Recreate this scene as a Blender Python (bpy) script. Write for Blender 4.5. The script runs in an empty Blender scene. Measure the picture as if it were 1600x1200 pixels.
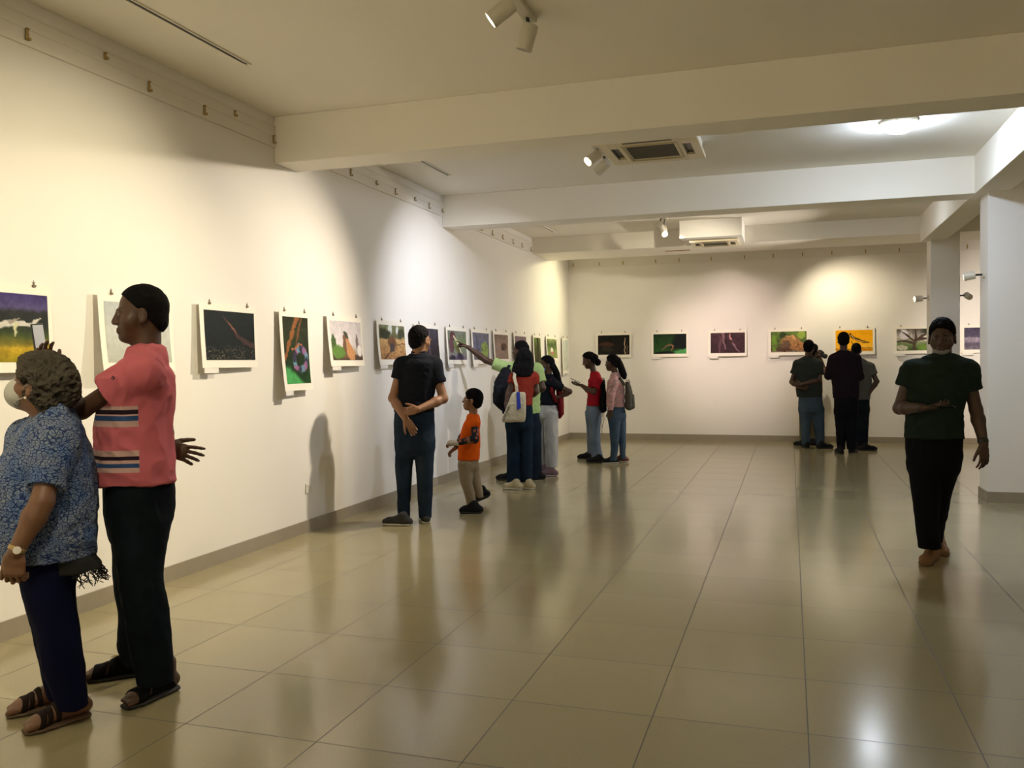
import bpy, math, random
import numpy as np
from mathutils import Vector, Matrix

# ------------------------------------------------------------------ camera, world, exposure
FPX, YAW, PITCH, ROLL = 1349.14, 0.3114, -0.0247, -0.0117
CAM = np.array([3.9145, 0.0, 1.42])
sc = bpy.context.scene
COL = sc.collection

def cam_axes():
    cy, sy, cp, sp = math.cos(YAW), math.sin(YAW), math.cos(PITCH), math.sin(PITCH)
    f = np.array([-sy*cp, cy*cp, sp]); r0 = np.array([cy, sy, 0.0]); u0 = np.cross(r0, f)
    cr, sr = math.cos(ROLL), math.sin(ROLL)
    return cr*r0 + sr*u0, -sr*r0 + cr*u0, f
AX_R, AX_U, AX_F = cam_axes()
cd = bpy.data.cameras.new('camera'); cam = bpy.data.objects.new('camera', cd); COL.objects.link(cam)
cd.sensor_fit = 'HORIZONTAL'; cd.sensor_width = 36.0; cd.lens = FPX/1600*36.0
cd.clip_start = 0.05; cd.clip_end = 100
M = Matrix.Identity(4)
for i in range(3):
    M[i][0] = AX_R[i]; M[i][1] = AX_U[i]; M[i][2] = -AX_F[i]; M[i][3] = CAM[i]
cam.matrix_world = M
sc.camera = cam
w = bpy.data.worlds.new('world'); sc.world = w; w.use_nodes = True
w.node_tree.nodes['Background'].inputs[0].default_value = (0.8, 0.85, 1, 1)
w.node_tree.nodes['Background'].inputs[1].default_value = 0.3
sc.view_settings.view_transform = 'Standard'; sc.view_settings.look = 'None'
sc.view_settings.exposure = EXPOSURE = 1.25
sc.view_settings.gamma = 1.0; sc.view_settings.use_curve_mapping = False
sc.cycles.use_denoising = True
sc.cycles.max_bounces = 8; sc.cycles.diffuse_bounces = 6; sc.cycles.glossy_bounces = 3
sc.cycles.sample_clamp_indirect = 6.0
sc.cycles.caustics_reflective = False; sc.cycles.caustics_refractive = False

# lamp settings: (watts, colour)
SPOT_A = (105, (1.0, 0.87, 0.58))      # front twin spot, warm
SPOT_B = (105, (0.90, 0.92, 1.0))      # middle twin spot, cool white
SPOT_B2 = (230, (1.0, 0.86, 0.66))
SPOT_C = (190, (1.0, 0.76, 0.68))      # far twin spot, pinkish
SPOT_C2 = (52, (1.0, 0.86, 0.60))
SPOT_D = (70, (1.0, 0.90, 0.52))       # lamp in the last bay
SPOT_E = (16, (1.0, 0.85, 0.62))       # column spots
DOME = 110.0

# room measures (metres)
BACK = 15.66; ZC = 3.406; RIGHT = 11.7; FRONT = -4.0
Z_RAIL = 3.157; BB = 0.102

# ------------------------------------------------------------------ pixel -> place
def ray(px, py): return AX_F*FPX + AX_R*(px-800) - AX_U*(py-600)
def onz(px, py, z=0.0):
    d = ray(px, py); return CAM + d*((z-CAM[2])/d[2])
def onx(px, py, x=0.0):
    d = ray(px, py); return CAM + d*((x-CAM[0])/d[0])
def ony(px, py, y=0.0):
    d = ray(px, py); return CAM + d*((y-CAM[1])/d[1])

# ------------------------------------------------------------------ object helpers
def tag(o, label=None, cat=None, group=None, kind=None):
    if label: o['label'] = label
    if cat: o['category'] = cat
    if group: o['group'] = group
    if kind: o['kind'] = kind
    return o
def empty(name, loc, label=None, cat=None, group=None, rz=0.0):
    o = bpy.data.objects.new(name, None); COL.objects.link(o)
    o.location = tuple(loc); o.rotation_euler = (0, 0, rz); o.empty_display_size = 0.1
    return tag(o, label, cat, group)
def link_mesh(name, me, mat, parent=None, loc=None):
    o = bpy.data.objects.new(name, me); COL.objects.link(o)
    if mat is not None: me.materials.append(mat)
    if parent is not None: o.parent = parent
    if loc is not None: o.location = tuple(loc)
    return o
def mesh_np(name, V, F, mat, parent=None, loc=None, smooth=True, cols=None):
    """V (n,3) verts, F (m,k) faces with the same k"""
    V = np.asarray(V, np.float32); F = np.asarray(F, np.int32)
    me = bpy.data.meshes.new(name); k = F.shape[1]
    me.vertices.add(len(V)); me.vertices.foreach_set('co', V.ravel())
    me.loops.add(F.size); me.loops.foreach_set('vertex_index', F.ravel())
    me.polygons.add(len(F)); me.polygons.foreach_set('loop_start', np.arange(0, F.size, k, dtype=np.int32))
    me.update(calc_edges=True)
    if smooth: me.polygons.foreach_set('use_smooth', np.ones(len(F), bool))
    if cols is not None:
        a = me.color_attributes.new('paint', 'FLOAT_COLOR', 'POINT')
        c = np.ones((len(V), 4), np.float32); c[:, :3] = cols; a.data.foreach_set('color', c.ravel())
    return link_mesh(name, me, mat, parent, loc)
class MB:
    """collects boxes, tubes and lathes; build() links them as ONE mesh object"""
    def __init__(s): s.v = []; s.f = []
    def add(s, vs, fs):
        n = len(s.v); s.v += [tuple(map(float, q)) for q in vs]; s.f += [tuple(i+n for i in f) for f in fs]; return s
    def box(s, lo, hi, R=None, c=None):
        vs = [(x, y, z) for x in (lo[0], hi[0]) for y in (lo[1], hi[1]) for z in (lo[2], hi[2])]
        if R is not None:
            vs = [tuple(np.asarray(R) @ np.array(v) + (np.zeros(3) if c is None else np.asarray(c))) for v in vs]
        return s.add(vs, [(0,1,3,2),(4,6,7,5),(0,4,5,1),(2,3,7,6),(0,2,6,4),(1,5,7,3)])
    def tube(s, pts, r, n=12, caps=True):
        pts = [np.array(p, float) for p in pts]
        rs = r if isinstance(r, (list, tuple)) else [r]*len(pts)
        rings = []; prev = None
        for i, p in enumerate(pts):
            t = pts[min(i+1, len(pts)-1)] - pts[max(i-1, 0)]
            if np.linalg.norm(t) < 1e-9: t = prev if prev is not None else np.array([0,0,1.])
            t = t/np.linalg.norm(t); prev = t
            a = np.array([0,0,1.]) if abs(t[2]) < 0.9 else np.array([1.,0,0])
            u = np.cross(t, a); u /= np.linalg.norm(u); v = np.cross(t, u)
            rings.append([p + rs[i]*(math.cos(2*math.pi*k/n)*u + math.sin(2*math.pi*k/n)*v) for k in range(n)])
        vs = [q for rg in rings for q in rg]; fs = []
        for i in range(len(pts)-1):
            for k in range(n):
                a, b = i*n+k, i*n+(k+1) % n
                fs.append((a, b, b+n, a+n))
        if caps: fs.append(tuple(range(n-1, -1, -1))); fs.append(tuple((len(pts)-1)*n+k for k in range(n)))
        return s.add(vs, fs)
    def build(s, name, mat, parent=None, smooth=False, bevel=0, loc=None):
        me = bpy.data.meshes.new(name); me.from_pydata(s.v, [], s.f); me.update()
        if smooth:
            for p in me.polygons: p.use_smooth = True
        o = link_mesh(name, me, mat, parent, loc)
        if bevel:
            b = o.modifiers.new('bevel', 'BEVEL'); b.width = bevel; b.segments = 2; b.limit_method = 'ANGLE'
        return o

# ------------------------------------------------------------------ materials
def srgb(*c):
    return tuple((x/255/12.92 if x/255 <= 0.04045 else ((x/255+0.055)/1.055)**2.4) for x in c)
def newmat(name):
    m = bpy.data.materials.new(name); m.use_nodes = True
    return m, m.node_tree.nodes, m.node_tree.links, m.node_tree.nodes['Principled BSDF']
def mat(name, col, rough=0.6, metal=0.0, spec=0.5, var=0.0, scale=8.0, bump=0.0, bscale=60.0, sheen=0.0, sss=0.0):
    """plain surface with noise variation and bump"""
    m, N, L, P = newmat(name)
    P.inputs['Roughness'].default_value = rough; P.inputs['Metallic'].default_value = metal
    P.inputs['Specular IOR Level'].default_value = spec
    if sheen: P.inputs['Sheen Weight'].default_value = sheen
    tc = N.new('ShaderNodeTexCoord')
    no = N.new('ShaderNodeTexNoise'); no.inputs['Scale'].default_value = scale; no.inputs['Detail'].default_value = 4
    L.new(tc.outputs['Object'], no.inputs['Vector'])
    mx = N.new('ShaderNodeMix'); mx.data_type = 'RGBA'
    mx.inputs[6].default_value = (*[c*(1-var) for c in col], 1); mx.inputs[7].default_value = (*[min(1, c*(1+var)) for c in col], 1)
    L.new(no.outputs[0], mx.inputs[0]); L.new(mx.outputs[2], P.inputs['Base Color'])
    if bump:
        nb = N.new('ShaderNodeTexNoise'); nb.inputs['Scale'].default_value = bscale; nb.inputs['Detail'].default_value = 3
        L.new(tc.outputs['Object'], nb.inputs['Vector'])
        b = N.new('ShaderNodeBump'); b.inputs['Strength'].default_value = bump; b.inputs['Distance'].default_value = 0.003
        L.new(nb.outputs[0], b.inputs['Height']); L.new(b.outputs[0], P.inputs['Normal'])
    return m
def emit(name, col, s):
    m, N, L, P = newmat(name)
    P.inputs['Base Color'].default_value = (0.9, 0.9, 0.9, 1)
    P.inputs['Emission Color'].default_value = (*col, 1); P.inputs['Emission Strength'].default_value = s
    return m
def floor_mat():
    m, N, L, P = newmat('porcelain_tiles')
    T = 0.5885
    tc = N.new('ShaderNodeTexCoord'); sp = N.new('ShaderNodeSeparateXYZ'); L.new(tc.outputs['Object'], sp.inputs[0])
    def mth(op, a, b=None, c=None):
        n = N.new('ShaderNodeMath'); n.operation = op
        for i, x in enumerate((a, b, c)):
            if x is None: continue
            if isinstance(x, (int, float)): n.inputs[i].default_value = x
            else: L.new(x, n.inputs[i])
        return n.outputs[0]
    def groove(o, off):
        q = mth('DIVIDE', mth('SUBTRACT', o, off), T)
        fr = mth('FRACT', q); d = mth('MULTIPLY', mth('MINIMUM', fr, mth('SUBTRACT', 1.0, fr)), T)
        return mth('LESS_THAN', d, 0.0022), mth('FLOOR', q)
    gx, ix = groove(sp.outputs[0], 0.445-T); gy, iy = groove(sp.outputs[1], 2.834-T*8)
    g = mth('MAXIMUM', gx, gy)
    cb = N.new('ShaderNodeCombineXYZ'); L.new(ix, cb.inputs[0]); L.new(iy, cb.inputs[1])
    wn = N.new('ShaderNodeTexWhiteNoise'); wn.noise_dimensions = '2D'; L.new(cb.outputs[0], wn.inputs['Vector'])
    no = N.new('ShaderNodeTexNoise'); no.inputs['Scale'].default_value = 90; no.inputs['Detail'].default_value = 5; L.new(tc.outputs['Object'], no.inputs['Vector'])
    n2 = N.new('ShaderNodeTexNoise'); n2.inputs['Scale'].default_value = 1.7; n2.inputs['Detail'].default_value = 3; L.new(tc.outputs['Object'], n2.inputs['Vector'])
    a = mth('ADD', mth('MULTIPLY', wn.outputs['Value'], 0.3), mth('ADD', mth('MULTIPLY', no.outputs[0], 0.4), mth('MULTIPLY', n2.outputs[0], 0.3)))
    cr = N.new('ShaderNodeMix'); cr.data_type = 'RGBA'; L.new(a, cr.inputs[0])
    cr.inputs[6].default_value = (0.265, 0.230, 0.128, 1); cr.inputs[7].default_value = (0.39, 0.34, 0.20, 1)
    gm = N.new('ShaderNodeMix'); gm.data_type = 'RGBA'; L.new(g, gm.inputs[0]); L.new(cr.outputs[2], gm.inputs[6]); gm.inputs[7].default_value = (0.06, 0.05, 0.035, 1)
    L.new(gm.outputs[2], P.inputs['Base Color'])
    L.new(mth('ADD', mth('MULTIPLY', g, 0.5), mth('ADD', mth('MULTIPLY', n2.outputs[0], 0.02), 0.155)), P.inputs['Roughness'])
    P.inputs['Specular IOR Level'].default_value = 0.9
    b = N.new('ShaderNodeBump'); b.inputs['Strength'].default_value = 0.03; b.inputs['Distance'].default_value = 0.002
    L.new(mth('MULTIPLY', g, -1.0), b.inputs['Height'])
    L.new(b.outputs[0], P.inputs['Normal'])
    return m
M_WALL = mat('wall_paint', (0.80, 0.775, 0.74), 0.75, var=0.02, scale=3, bump=0.06, bscale=120, spec=0.3)
M_CEIL = mat('ceiling_paint', (0.86, 0.82, 0.74), 0.85, var=0.02, scale=2, bump=0.04, bscale=80, spec=0.2)
M_FLOOR = floor_mat()
M_BASE = mat('baseboard_tile', (0.30, 0.26, 0.20), 0.35, var=0.08, scale=12)
M_RAIL = mat('rail_paint', (0.74, 0.71, 0.66), 0.5, var=0.02)
M_BRASS = mat('hook_brass', (0.42, 0.30, 0.12), 0.35, metal=0.7)
M_LAMPW = mat('lamp_white_enamel', (0.62, 0.58, 0.48), 0.35)
M_DARK = mat('dark_plastic', (0.02, 0.02, 0.02), 0.4)
M_ACW = mat('ac_plastic', (0.68, 0.60, 0.42), 0.4)
M_GRILLE = mat('ac_grille', (0.12, 0.11, 0.09), 0.6)
M_LIT = emit('lit_lens', (1.0, 0.97, 0.95), 12)
M_DOME = emit('dome_glass', (0.72, 0.84, 1.0), DOME)
M_DOME3 = emit('dome_glass_far', (0.82, 0.90, 1.0), 18)
M_DOME2 = emit('added_dome_glass_warm', (1.0, 0.86, 0.72), 26)  # glow of the fill domes added right of the columns
M_PAPER = mat('mount_paper', (0.84, 0.80, 0.72), 0.6, var=0.02)
M_CARD = mat('caption_card_paper', (0.80, 0.78, 0.76), 0.6)
M_CLIP = mat('clip_metal', (0.16, 0.12, 0.07), 0.35, metal=0.6)

# ------------------------------------------------------------------ the setting
def struct(name, bm, m, bevel=0): return tag(bm.build(name, m, bevel=bevel), kind='structure')
struct('floor', MB().box((-0.3, FRONT, -0.2), (RIGHT, BACK, 0)), M_FLOOR)
struct('ceiling', MB().box((-0.3, FRONT-.3, ZC), (RIGHT+.3, BACK+.3, ZC+0.2)), M_CEIL)
struct('wall_left', MB().box((-0.3, FRONT, 0), (0, BACK, ZC)), M_WALL)
struct('wall_back', MB().box((-0.3, BACK, 0), (RIGHT+.3, BACK+0.3, ZC)), M_WALL)
struct('wall_right', MB().box((RIGHT, FRONT, 0), (RIGHT+0.3, BACK, ZC)), M_WALL)
struct('wall_front', MB().box((-0.3, FRONT-0.3, 0), (RIGHT+.3, FRONT, ZC)), M_WALL)
struct('baseboard_left', MB().box((0, FRONT, 0), (0.013, BACK, BB)), M_BASE)
struct('baseboard_back', MB().box((0.013, BACK-0.013, 0), (RIGHT, BACK, BB)), M_BASE)
# beams across the room and along the columns
W1 = 0.34
struct('trim_1', MB().box((0, 6.036, 3.033), (RIGHT, 6.036+W1, ZC)), M_CEIL, .006)
struct('trim_2', MB().box((0, 9.538, 3.034), (RIGHT, 9.538+W1, ZC)), M_CEIL, .006)
struct('trim_3', MB().box((0, 13.28, 3.152), (RIGHT, 14.30, ZC)), M_CEIL, .006)
struct('trim_4', MB().box((5.655, FRONT, 3.03), (5.955, 13.28, ZC)), M_CEIL, .006)
# picture rail: a shallow board with two grooves under the ceiling
def rail(name, axis, a, b):
    m = MB()
    for z0, z1, t in ((3.157, 3.180, .016), (3.180, 3.245, .012), (3.245, 3.262, .015), (3.262, 3.315, .012), (3.315, 3.33, .015)):
        if axis == 'y': m.box((0, a, z0), (t, b, z1))
        else: m.box((a, BACK-t, z0), (b, BACK, z1))
    return struct(name, m, M_RAIL)
rail('trim_5', 'y', FRONT, 6.036); rail('trim_6', 'y', 6.376, 9.538); rail('trim_7', 'y', 9.878, 13.28)
rail('trim_8', 'x', 0.02, RIGHT)
def column(x0, y0, x1, y1):
    e = MB().box((x0, y0, 0), (x1, y1, ZC)).build('column', M_WALL, bevel=.004); tag(e, kind='structure')
    b = MB()
    t = .012
    b.box((x0-t, y0-t, 0), (x1+t, y0, BB)); b.box((x0-t, y1, 0), (x1+t, y1+t, BB)); b.box((x0-t, y0, 0), (x0, y1, BB)); b.box((x1, y0, 0), (x1+t, y1, BB))
    b.build('baseboard', M_BASE, e)
column(5.757, 9.46, 6.155, 9.83)
column(5.757, 13.06, 6.12, 13.42)

# ------------------------------------------------------------------ picture hooks
def hook_mesh(tall):
    h = 0.066 if tall else 0.042
    b = MB(); b.box((0, -.009, 0), (.004, .009, h)); b.box((0, -.009, h-.004), (.014, .009, h)); b.box((.004, -.009, 0), (.022, .009, .004)); b.box((.018, -.009, 0), (.022, .009, .014))
    b.box((0.003, -.011, h*.45), (.006, .011, h*.6))
    return b
hp = hook_mesh(True).build('picture_hook', M_BRASS); hs = hook_mesh(False).build('picture_hook', M_BRASS)
ORD = ('first', 'second', 'third', 'fourth', 'fifth', 'sixth', 'seventh', 'eighth', 'ninth', 'tenth', 'eleventh', 'twelfth', 'thirteenth')
HL = {0: ('brass hook on the nearest left wall rail, %s from the first ceiling beam', 'brass hooks on the near left rail'),
      1: ('brass hook on the left wall between two beams, %s from the first beam', 'brass hooks on the middle left rail'),
      2: ('brass hook on the left wall beyond the second beam, %s from that beam', 'brass hooks on the far left rail'),
      3: ('brass picture hook at the top of the back wall, %s from the left corner', 'brass hooks on the back wall rail')}
used = {}; cnt = {0: 0, 1: 0, 2: 0, 3: 0}
def put_hook(src, loc, rz, g):
    o = src if src.name not in used else src.copy()
    if o is not src: COL.objects.link(o)
    used[src.name] = 1; o.location = loc; o.rotation_euler = (0, 0, rz); tag(o, HL[g][0] % ORD[cnt[g]], 'hook', HL[g][1]); cnt[g] += 1
for y, t in ((6.0,1),(5.50,0),(5.15,1),(4.60,1),(4.23,0),(3.67,1),(7.27,1),(7.80,0),(8.23,1),(8.72,0),(9.11,1),(9.50,0),(10.85,1),(11.31,1),(11.76,1),(12.24,1),(12.69,1),(13.18,1)):
    g = 0 if y < 6.03 else 1 if y < 9.53 else 2
    put_hook(hp if t else hs, (.0165, y, 3.181 if t else 3.263 if y < 6 else 3.20), 0, g)
for x in (.1, .59, 1.03, 1.62, 2.04, 2.6, 3.17, 3.65, 4.13, 4.6, 5.13, 5.65, 6.66):
    put_hook(hp, (x, BACK-.0165, 3.181), -math.pi/2, 3)

# ------------------------------------------------------------------ ceiling tracks, air conditioners, lamps
def track(x, y0, y1, label):
    e = empty('ceiling_track', (x, (y0+y1)/2, ZC), label, 'track', 'slim tracks set into the ceiling')
    h = (y1-y0)/2
    MB().box((-.012, -h, -.006), (.012, h, 0)).build('dark_slot', M_DARK, e)
    MB().box((.012, -h-.02, -.010), (.020, h+.02, 0)).box((-.020, -h-.02, -.010), (-.012, h+.02, 0)).build('edge_strip', M_CEIL, e)
track(.53, 1.6, 4.92, 'long thin dark ceiling slot in the nearest bay, close to the left wall')
track(.50, 6.9, 8.51, 'short thin dark ceiling slot between the first two beams, near the left wall')
track(.50, 11.2, 12.77, 'short thin dark ceiling slot in the bay beyond the second beam')
tag(MB().box((2.05, 13.75, 3.144), (2.43, 13.79, 3.152)).build('ceiling_slot', mat('slot_red', (.35,.12,.06), .6)), 'thin reddish slot in the soffit left of the far air conditioner', 'slot')

def cassette(cx, cy, zb, hx, hy, label, body):
    e = empty('air_conditioner', (cx, cy, zb), label, 'air conditioner')
    # panel with openings
    m = MB()
    def strip(x0, x1, y0, y1, z0=0.0, z1=.035): m.box((x0, y0, z0), (x1, y1, z1))
    sx = hx*.74; gx = hx*.50; gy = hy*.62
    strip(-hx, hx, -hy, -hy*.82); strip(-hx, hx, hy*.82, hy)
    strip(-hx, -sx-.035, -hy*.82, hy*.82); strip(sx+.035, hx, -hy*.82, hy*.82)
    for s in (-1, 1):
        x0, x1 = (sx-.035, sx+.035) if s > 0 else (-sx-.035, -sx+.035)
        strip(x0, x1, -hy*.82, -hy*.5); strip(x0, x1, hy*.5, hy*.82)
    strip(-sx+.035, -gx, -hy*.82, hy*.82); strip(gx, sx-.035, -hy*.82, hy*.82)
    strip(-gx, gx, -hy*.82, -gy); strip(-gx, gx, gy, hy*.82)
    m.build('panel', M_ACW, e, bevel=.004)
    MB().box((-gx-.03, -gy-.03, -.008), (gx+.03, -gy-.012, .0)).box((-gx-.03, gy+.012, -.008), (gx+.03, gy+.03, 0)).box((-gx-.03, -gy-.012, -.008), (-gx-.012, gy+.012, 0)).box((gx+.012, -gy-.012, -.008), (gx+.03, gy+.012, 0)).build('grille_frame', mat('ac_trim', (.50,.42,.22), .4), e)
    g = MB()
    n = 14
    for i in range(n):
        y = -gy + (i+.5)*2*gy/n
        g.box((-gx, y-.006, .008), (gx, y+.006, .014))
    g.build('grille', M_GRILLE, e)
    MB().box((-gx, -gy, .02), (gx, gy, .03)).build('filter', M_DARK, e)
    for s in (-1, 1):
        v = MB().box((s*sx-.035, -hy*.5, .022), (s*sx+.035, hy*.5, .034)).box((s*sx-.03, -hy*.48, .008), (s*sx-.024, hy*.48, .022)).build('air_slot', M_DARK, e)
    MB().box((-gx, -hy*.93, -.004), (gx, -hy*.88, 0)).build('air_slot', M_DARK, e)
    if body: MB().box((-hx*.93, -hy*.93, .035), (hx*.93, hy*.93, body)).build('casing', M_CEIL, e)
    return e
cassette(2.78, 7.65, 3.255, .415, .41, 'cream cassette air conditioner hanging just behind the first ceiling beam', ZC-3.255)
# boxed duct in the far bay
bx = tag(MB().box((2.43, 12.45, 3.155), (3.29, 13.278, ZC-.001)).build('duct_box', M_WALL, bevel=.004), 'white boxed duct hanging in front of the far soffit', 'duct box')
cassette(2.88, 12.98, 3.118, .34, .30, 'small cassette air conditioner in the underside of the white boxed duct', 0)

def basis(d):
    d = np.asarray(d, float); d = d/np.linalg.norm(d)
    a = np.array([0, 0, 1.]) if abs(d[2]) < .95 else np.array([1., 0, 0])
    u = np.cross(d, a); u /= np.linalg.norm(u); v = np.cross(u, d)
    return d, u, v
def spot_light(parent, loc, direction, power, col, size, blend, rad=.035):
    ld = bpy.data.lights.new('beam', 'SPOT'); ld.energy = power; ld.color = col; ld.spot_size = math.radians(size); ld.spot_blend = blend; ld.shadow_soft_size = rad
    o = bpy.data.objects.new('beam', ld); COL.objects.link(o); o.parent = parent; o.location = tuple(loc)
    o.rotation_euler = Vector(tuple(direction)).to_track_quat('-Z', 'Y').to_euler()
    return o
def head(parent, base, piv, d, lit, L=.15, r=.047):
    """a cylinder spot head: arm from base to pivot, barrel along d (local coordinates)"""
    d, u, v = basis(d); piv = np.array(piv, float)
    back = piv - d*L*.35; front = piv + d*L*.65
    h = MB().tube([back, back+d*.004, front-d*.004, front-d*.004, front-d*.02], [r*.86, r, r, r*.93, r*.9], 24, caps=True).build('lamp_head', M_LAMPW, parent, smooth=True)
    md = h.modifiers.new('es', 'EDGE_SPLIT'); md.split_angle = .6
    MB().tube([front-d*.016, front-d*.012], r*.86, 24).build('lens', M_LIT if lit else M_DARK, h)
    for q in (.25, .5, .75):
        MB().tube([back+d*L*q*.5, back+d*(L*q*.5+.003)], r*1.02, 24).build('cooling_ring', M_LAMPW, h)
    MB().tube([base, piv-d*L*.2], .010, 8).build('swivel_arm', M_DARK, parent)
    return front
def twin(loc, heads, label):
    e = empty('twin_spotlight', loc, label, 'spotlight', 'twin spotlights on the ceiling')
    MB().box((-.035, -.24, -.028), (.035, .24, 0)).build('base_bar', M_LAMPW, e, bevel=.006)
    for (off, piv, tgt, lit, pw) in heads:
        d = np.array(tgt) - (np.array(loc)+np.array(piv))
        f = head(e, off, piv, d, lit)
        if pw:
            dn = d/np.linalg.norm(d)
            spot_light(e, np.array(f)+dn*.02, dn, pw[0], pw[1], pw[2], pw[3])
    return e
twin((2.50, 4.60, ZC), [((0, -.15, -.02), (-.03, -.17, -.10), (0, 3.9, 1.45), True, (*SPOT_A, 80, 1.0)),
                        ((0, .15, -.02), (.0, .17, -.11), (1.6, 5.0, 0.6), False, None)],
     'white twin spotlight on the nearest bay of the ceiling, one lamp lit')
twin((2.23, 8.02, ZC), [((0, -.15, -.02), (-.02, -.17, -.10), (0.0, 5.3, 0.95), True, (*SPOT_B2, 80, 1.0)),
                        ((0, .15, -.02), (.0, .17, -.11), (0, 9.2, 1.7), True, (*SPOT_B, 78, 1.0))],
     'white twin spotlight beside the air conditioner in the second bay')
twin((2.28, 11.90, ZC), [((0, -.15, -.02), (-.02, -.17, -.17), (2.85, BACK, 1.72), False, (*SPOT_C, 44, 1.0)),
                         ((0, .15, -.02), (-.02, .17, -.17), (2.4, BACK, .6), False, None)],
     'grey twin spotlight just left of the white boxed duct')
twin((3.65, 10.20, ZC), [((0, -.15, -.02), (.0, -.14, -.11), (2.0, 13.0, 0), False, None),
                         ((0, .15, -.02), (.0, .14, -.11), (1.0, BACK, 1.2), True, (120, (1.0, .88, .66), 60, 1.0))],
     'added unseen twin spotlight behind the second beam, brightening the back wall')  # extra lamp out of sight, added to lift the left of the back wall
twin((4.35, 14.75, ZC), [((0, -.15, -.02), (.0, -.14, -.10), (5.0, 15.66, 1.55), True, (*SPOT_C2, 110, 1.0))],
     'spotlight in the recess above the orange photograph')
twin((1.9, 15.0, ZC), [((0, -.15, -.02), (-.03, -.17, -.11), (0, 14.1, 2.1), True, (*SPOT_D, 95, 1.0))],
     'spotlight hidden in the recess behind the far soffit')
twin((2.5, 0.9, ZC), [((0, -.15, -.02), (-.03, -.17, -.10), (0, 0.3, 1.5), True, (*SPOT_A, 80, 1.0)),
                      ((0, .15, -.02), (-.03, .17, -.10), (0, 2.2, 1.5), True, (*SPOT_A, 80, 1.0))],
     'added unseen twin spotlight behind the viewer, for more light off the left wall')  # added out of view to raise the ambient level of the nearest bay
def side_spot(loc, sgn, tgt, label, pw=None):
    e = empty('column_spotlight', loc, label, 'spotlight', 'small spotlights on the columns')
    MB().tube([(0, 0, 0), (sgn*.02, 0, 0)], .038, 20).build('wall_plate', M_LAMPW, e)
    piv = np.array([sgn*.12, 0, -.005]); d = np.array(tgt)-(np.array(loc)+piv)
    f = head(e, (sgn*.02, 0, 0), piv, d, bool(pw), L=.11, r=.042)
    if pw: spot_light(e, np.array(f)+d/np.linalg.norm(d)*.02, d, *pw)
side_spot((5.757, 9.62, 2.24), -1, (0, 10.5, 1.2), 'small brass-toned spotlight on the left side of the nearer column', (*SPOT_E, 100, 1.0))
side_spot((5.757, 13.22, 2.25), -1, (0, 11.6, 1.8), 'small spotlight on the left side of the far column', (150, (1.0, .90, .78), 100, 1.0))
side_spot((6.12, 13.22, 2.27), 1, (8.0, BACK, 1.4), 'small spotlight on the right side of the far column', (110, (1.0, .86, .74), 110, 1.0))
def dome(x, y, label, glass=None):
    e = empty('dome_light', (x, y, ZC), label, 'ceiling light')
    MB().tube([(0,0,0),(0,0,-.02),(0,0,-.03)], [.15,.15,.14], 32).build('rim', M_LAMPW, e, smooth=False)
    pr = [(.135*math.cos(a), -.03-.075*math.sin(a)) for a in np.linspace(0, math.pi/2*.98, 9)]
    MB().tube([(0,0,z) for r, z in pr], [r for r, z in pr], 32).build('glass_dome', glass or M_DOME, e, smooth=True)
    return e
dome(4.79, 7.93, 'round glowing white dome light on the ceiling behind the first beam')
# unseen lamps: one dome inferred from its floor reflection, the others added as fill
dome(4.86, 11.4, 'round dome light hidden behind the second beam, mirrored in the floor', M_DOME3)
dome(8.8, 7.9, 'added unseen dome light right of the columns beside the second bay', M_DOME2)  # added dome, fills the second bay from the right
dome(8.8, 2.6, 'added unseen dome light right of the columns beside the nearest bay', M_DOME2)  # added dome, fills the nearest bay from the right
twin((2.6, -1.9, ZC), [((0, -.15, -.02), (.0, -.17, -.11), (2.2, FRONT, 1.9), True, (285, (1.0, .91, .67), 90, 1.0)), ((0, .15, -.02), (.0, .17, -.11), (4.6, FRONT, 1.9), True, (285, (1.0, .91, .67), 90, 1.0))],
     'added unseen twin spotlight behind the viewer, bouncing light off the rear wall')  # added for soft bounce onto the ceiling and first beam

# ------------------------------------------------------------------ photographs (painted as colour grids on fine meshes)
def vnoise(P, seed=0):
    """value noise, P (...,3) -> (...) in 0..1"""
    P = np.asarray(P, np.float64); I = np.floor(P).astype(np.int64); f = P-I; f = f*f*(3-2*f)
    def h(i, j, k):
        n = (i*374761393 + j*668265263 + k*2147483647 + seed*1442695041) & 0xffffffff
        n = ((n ^ (n >> 13))*1274126177) & 0xffffffff
        n = ((n ^ (n >> 16))*2246822519) & 0xffffffff
        return ((n ^ (n >> 15)) & 0xffff)/65535.0
    r = 0
    for a in (0, 1):
        wx = f[..., 0] if a else 1-f[..., 0]
        for b in (0, 1):
            wy = f[..., 1] if b else 1-f[..., 1]
            for c in (0, 1):
                wz = f[..., 2] if c else 1-f[..., 2]
                r = r + wx*wy*wz*h(I[..., 0]+a, I[..., 1]+b, I[..., 2]+c)
    return r
def fbm(P, seed=0, o=4):
    r = 0; a = .5; t = 0
    for i in range(o): r = r + a*vnoise(np.asarray(P)*2**i, seed+i); t += a; a *= .5
    return r/t
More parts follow.
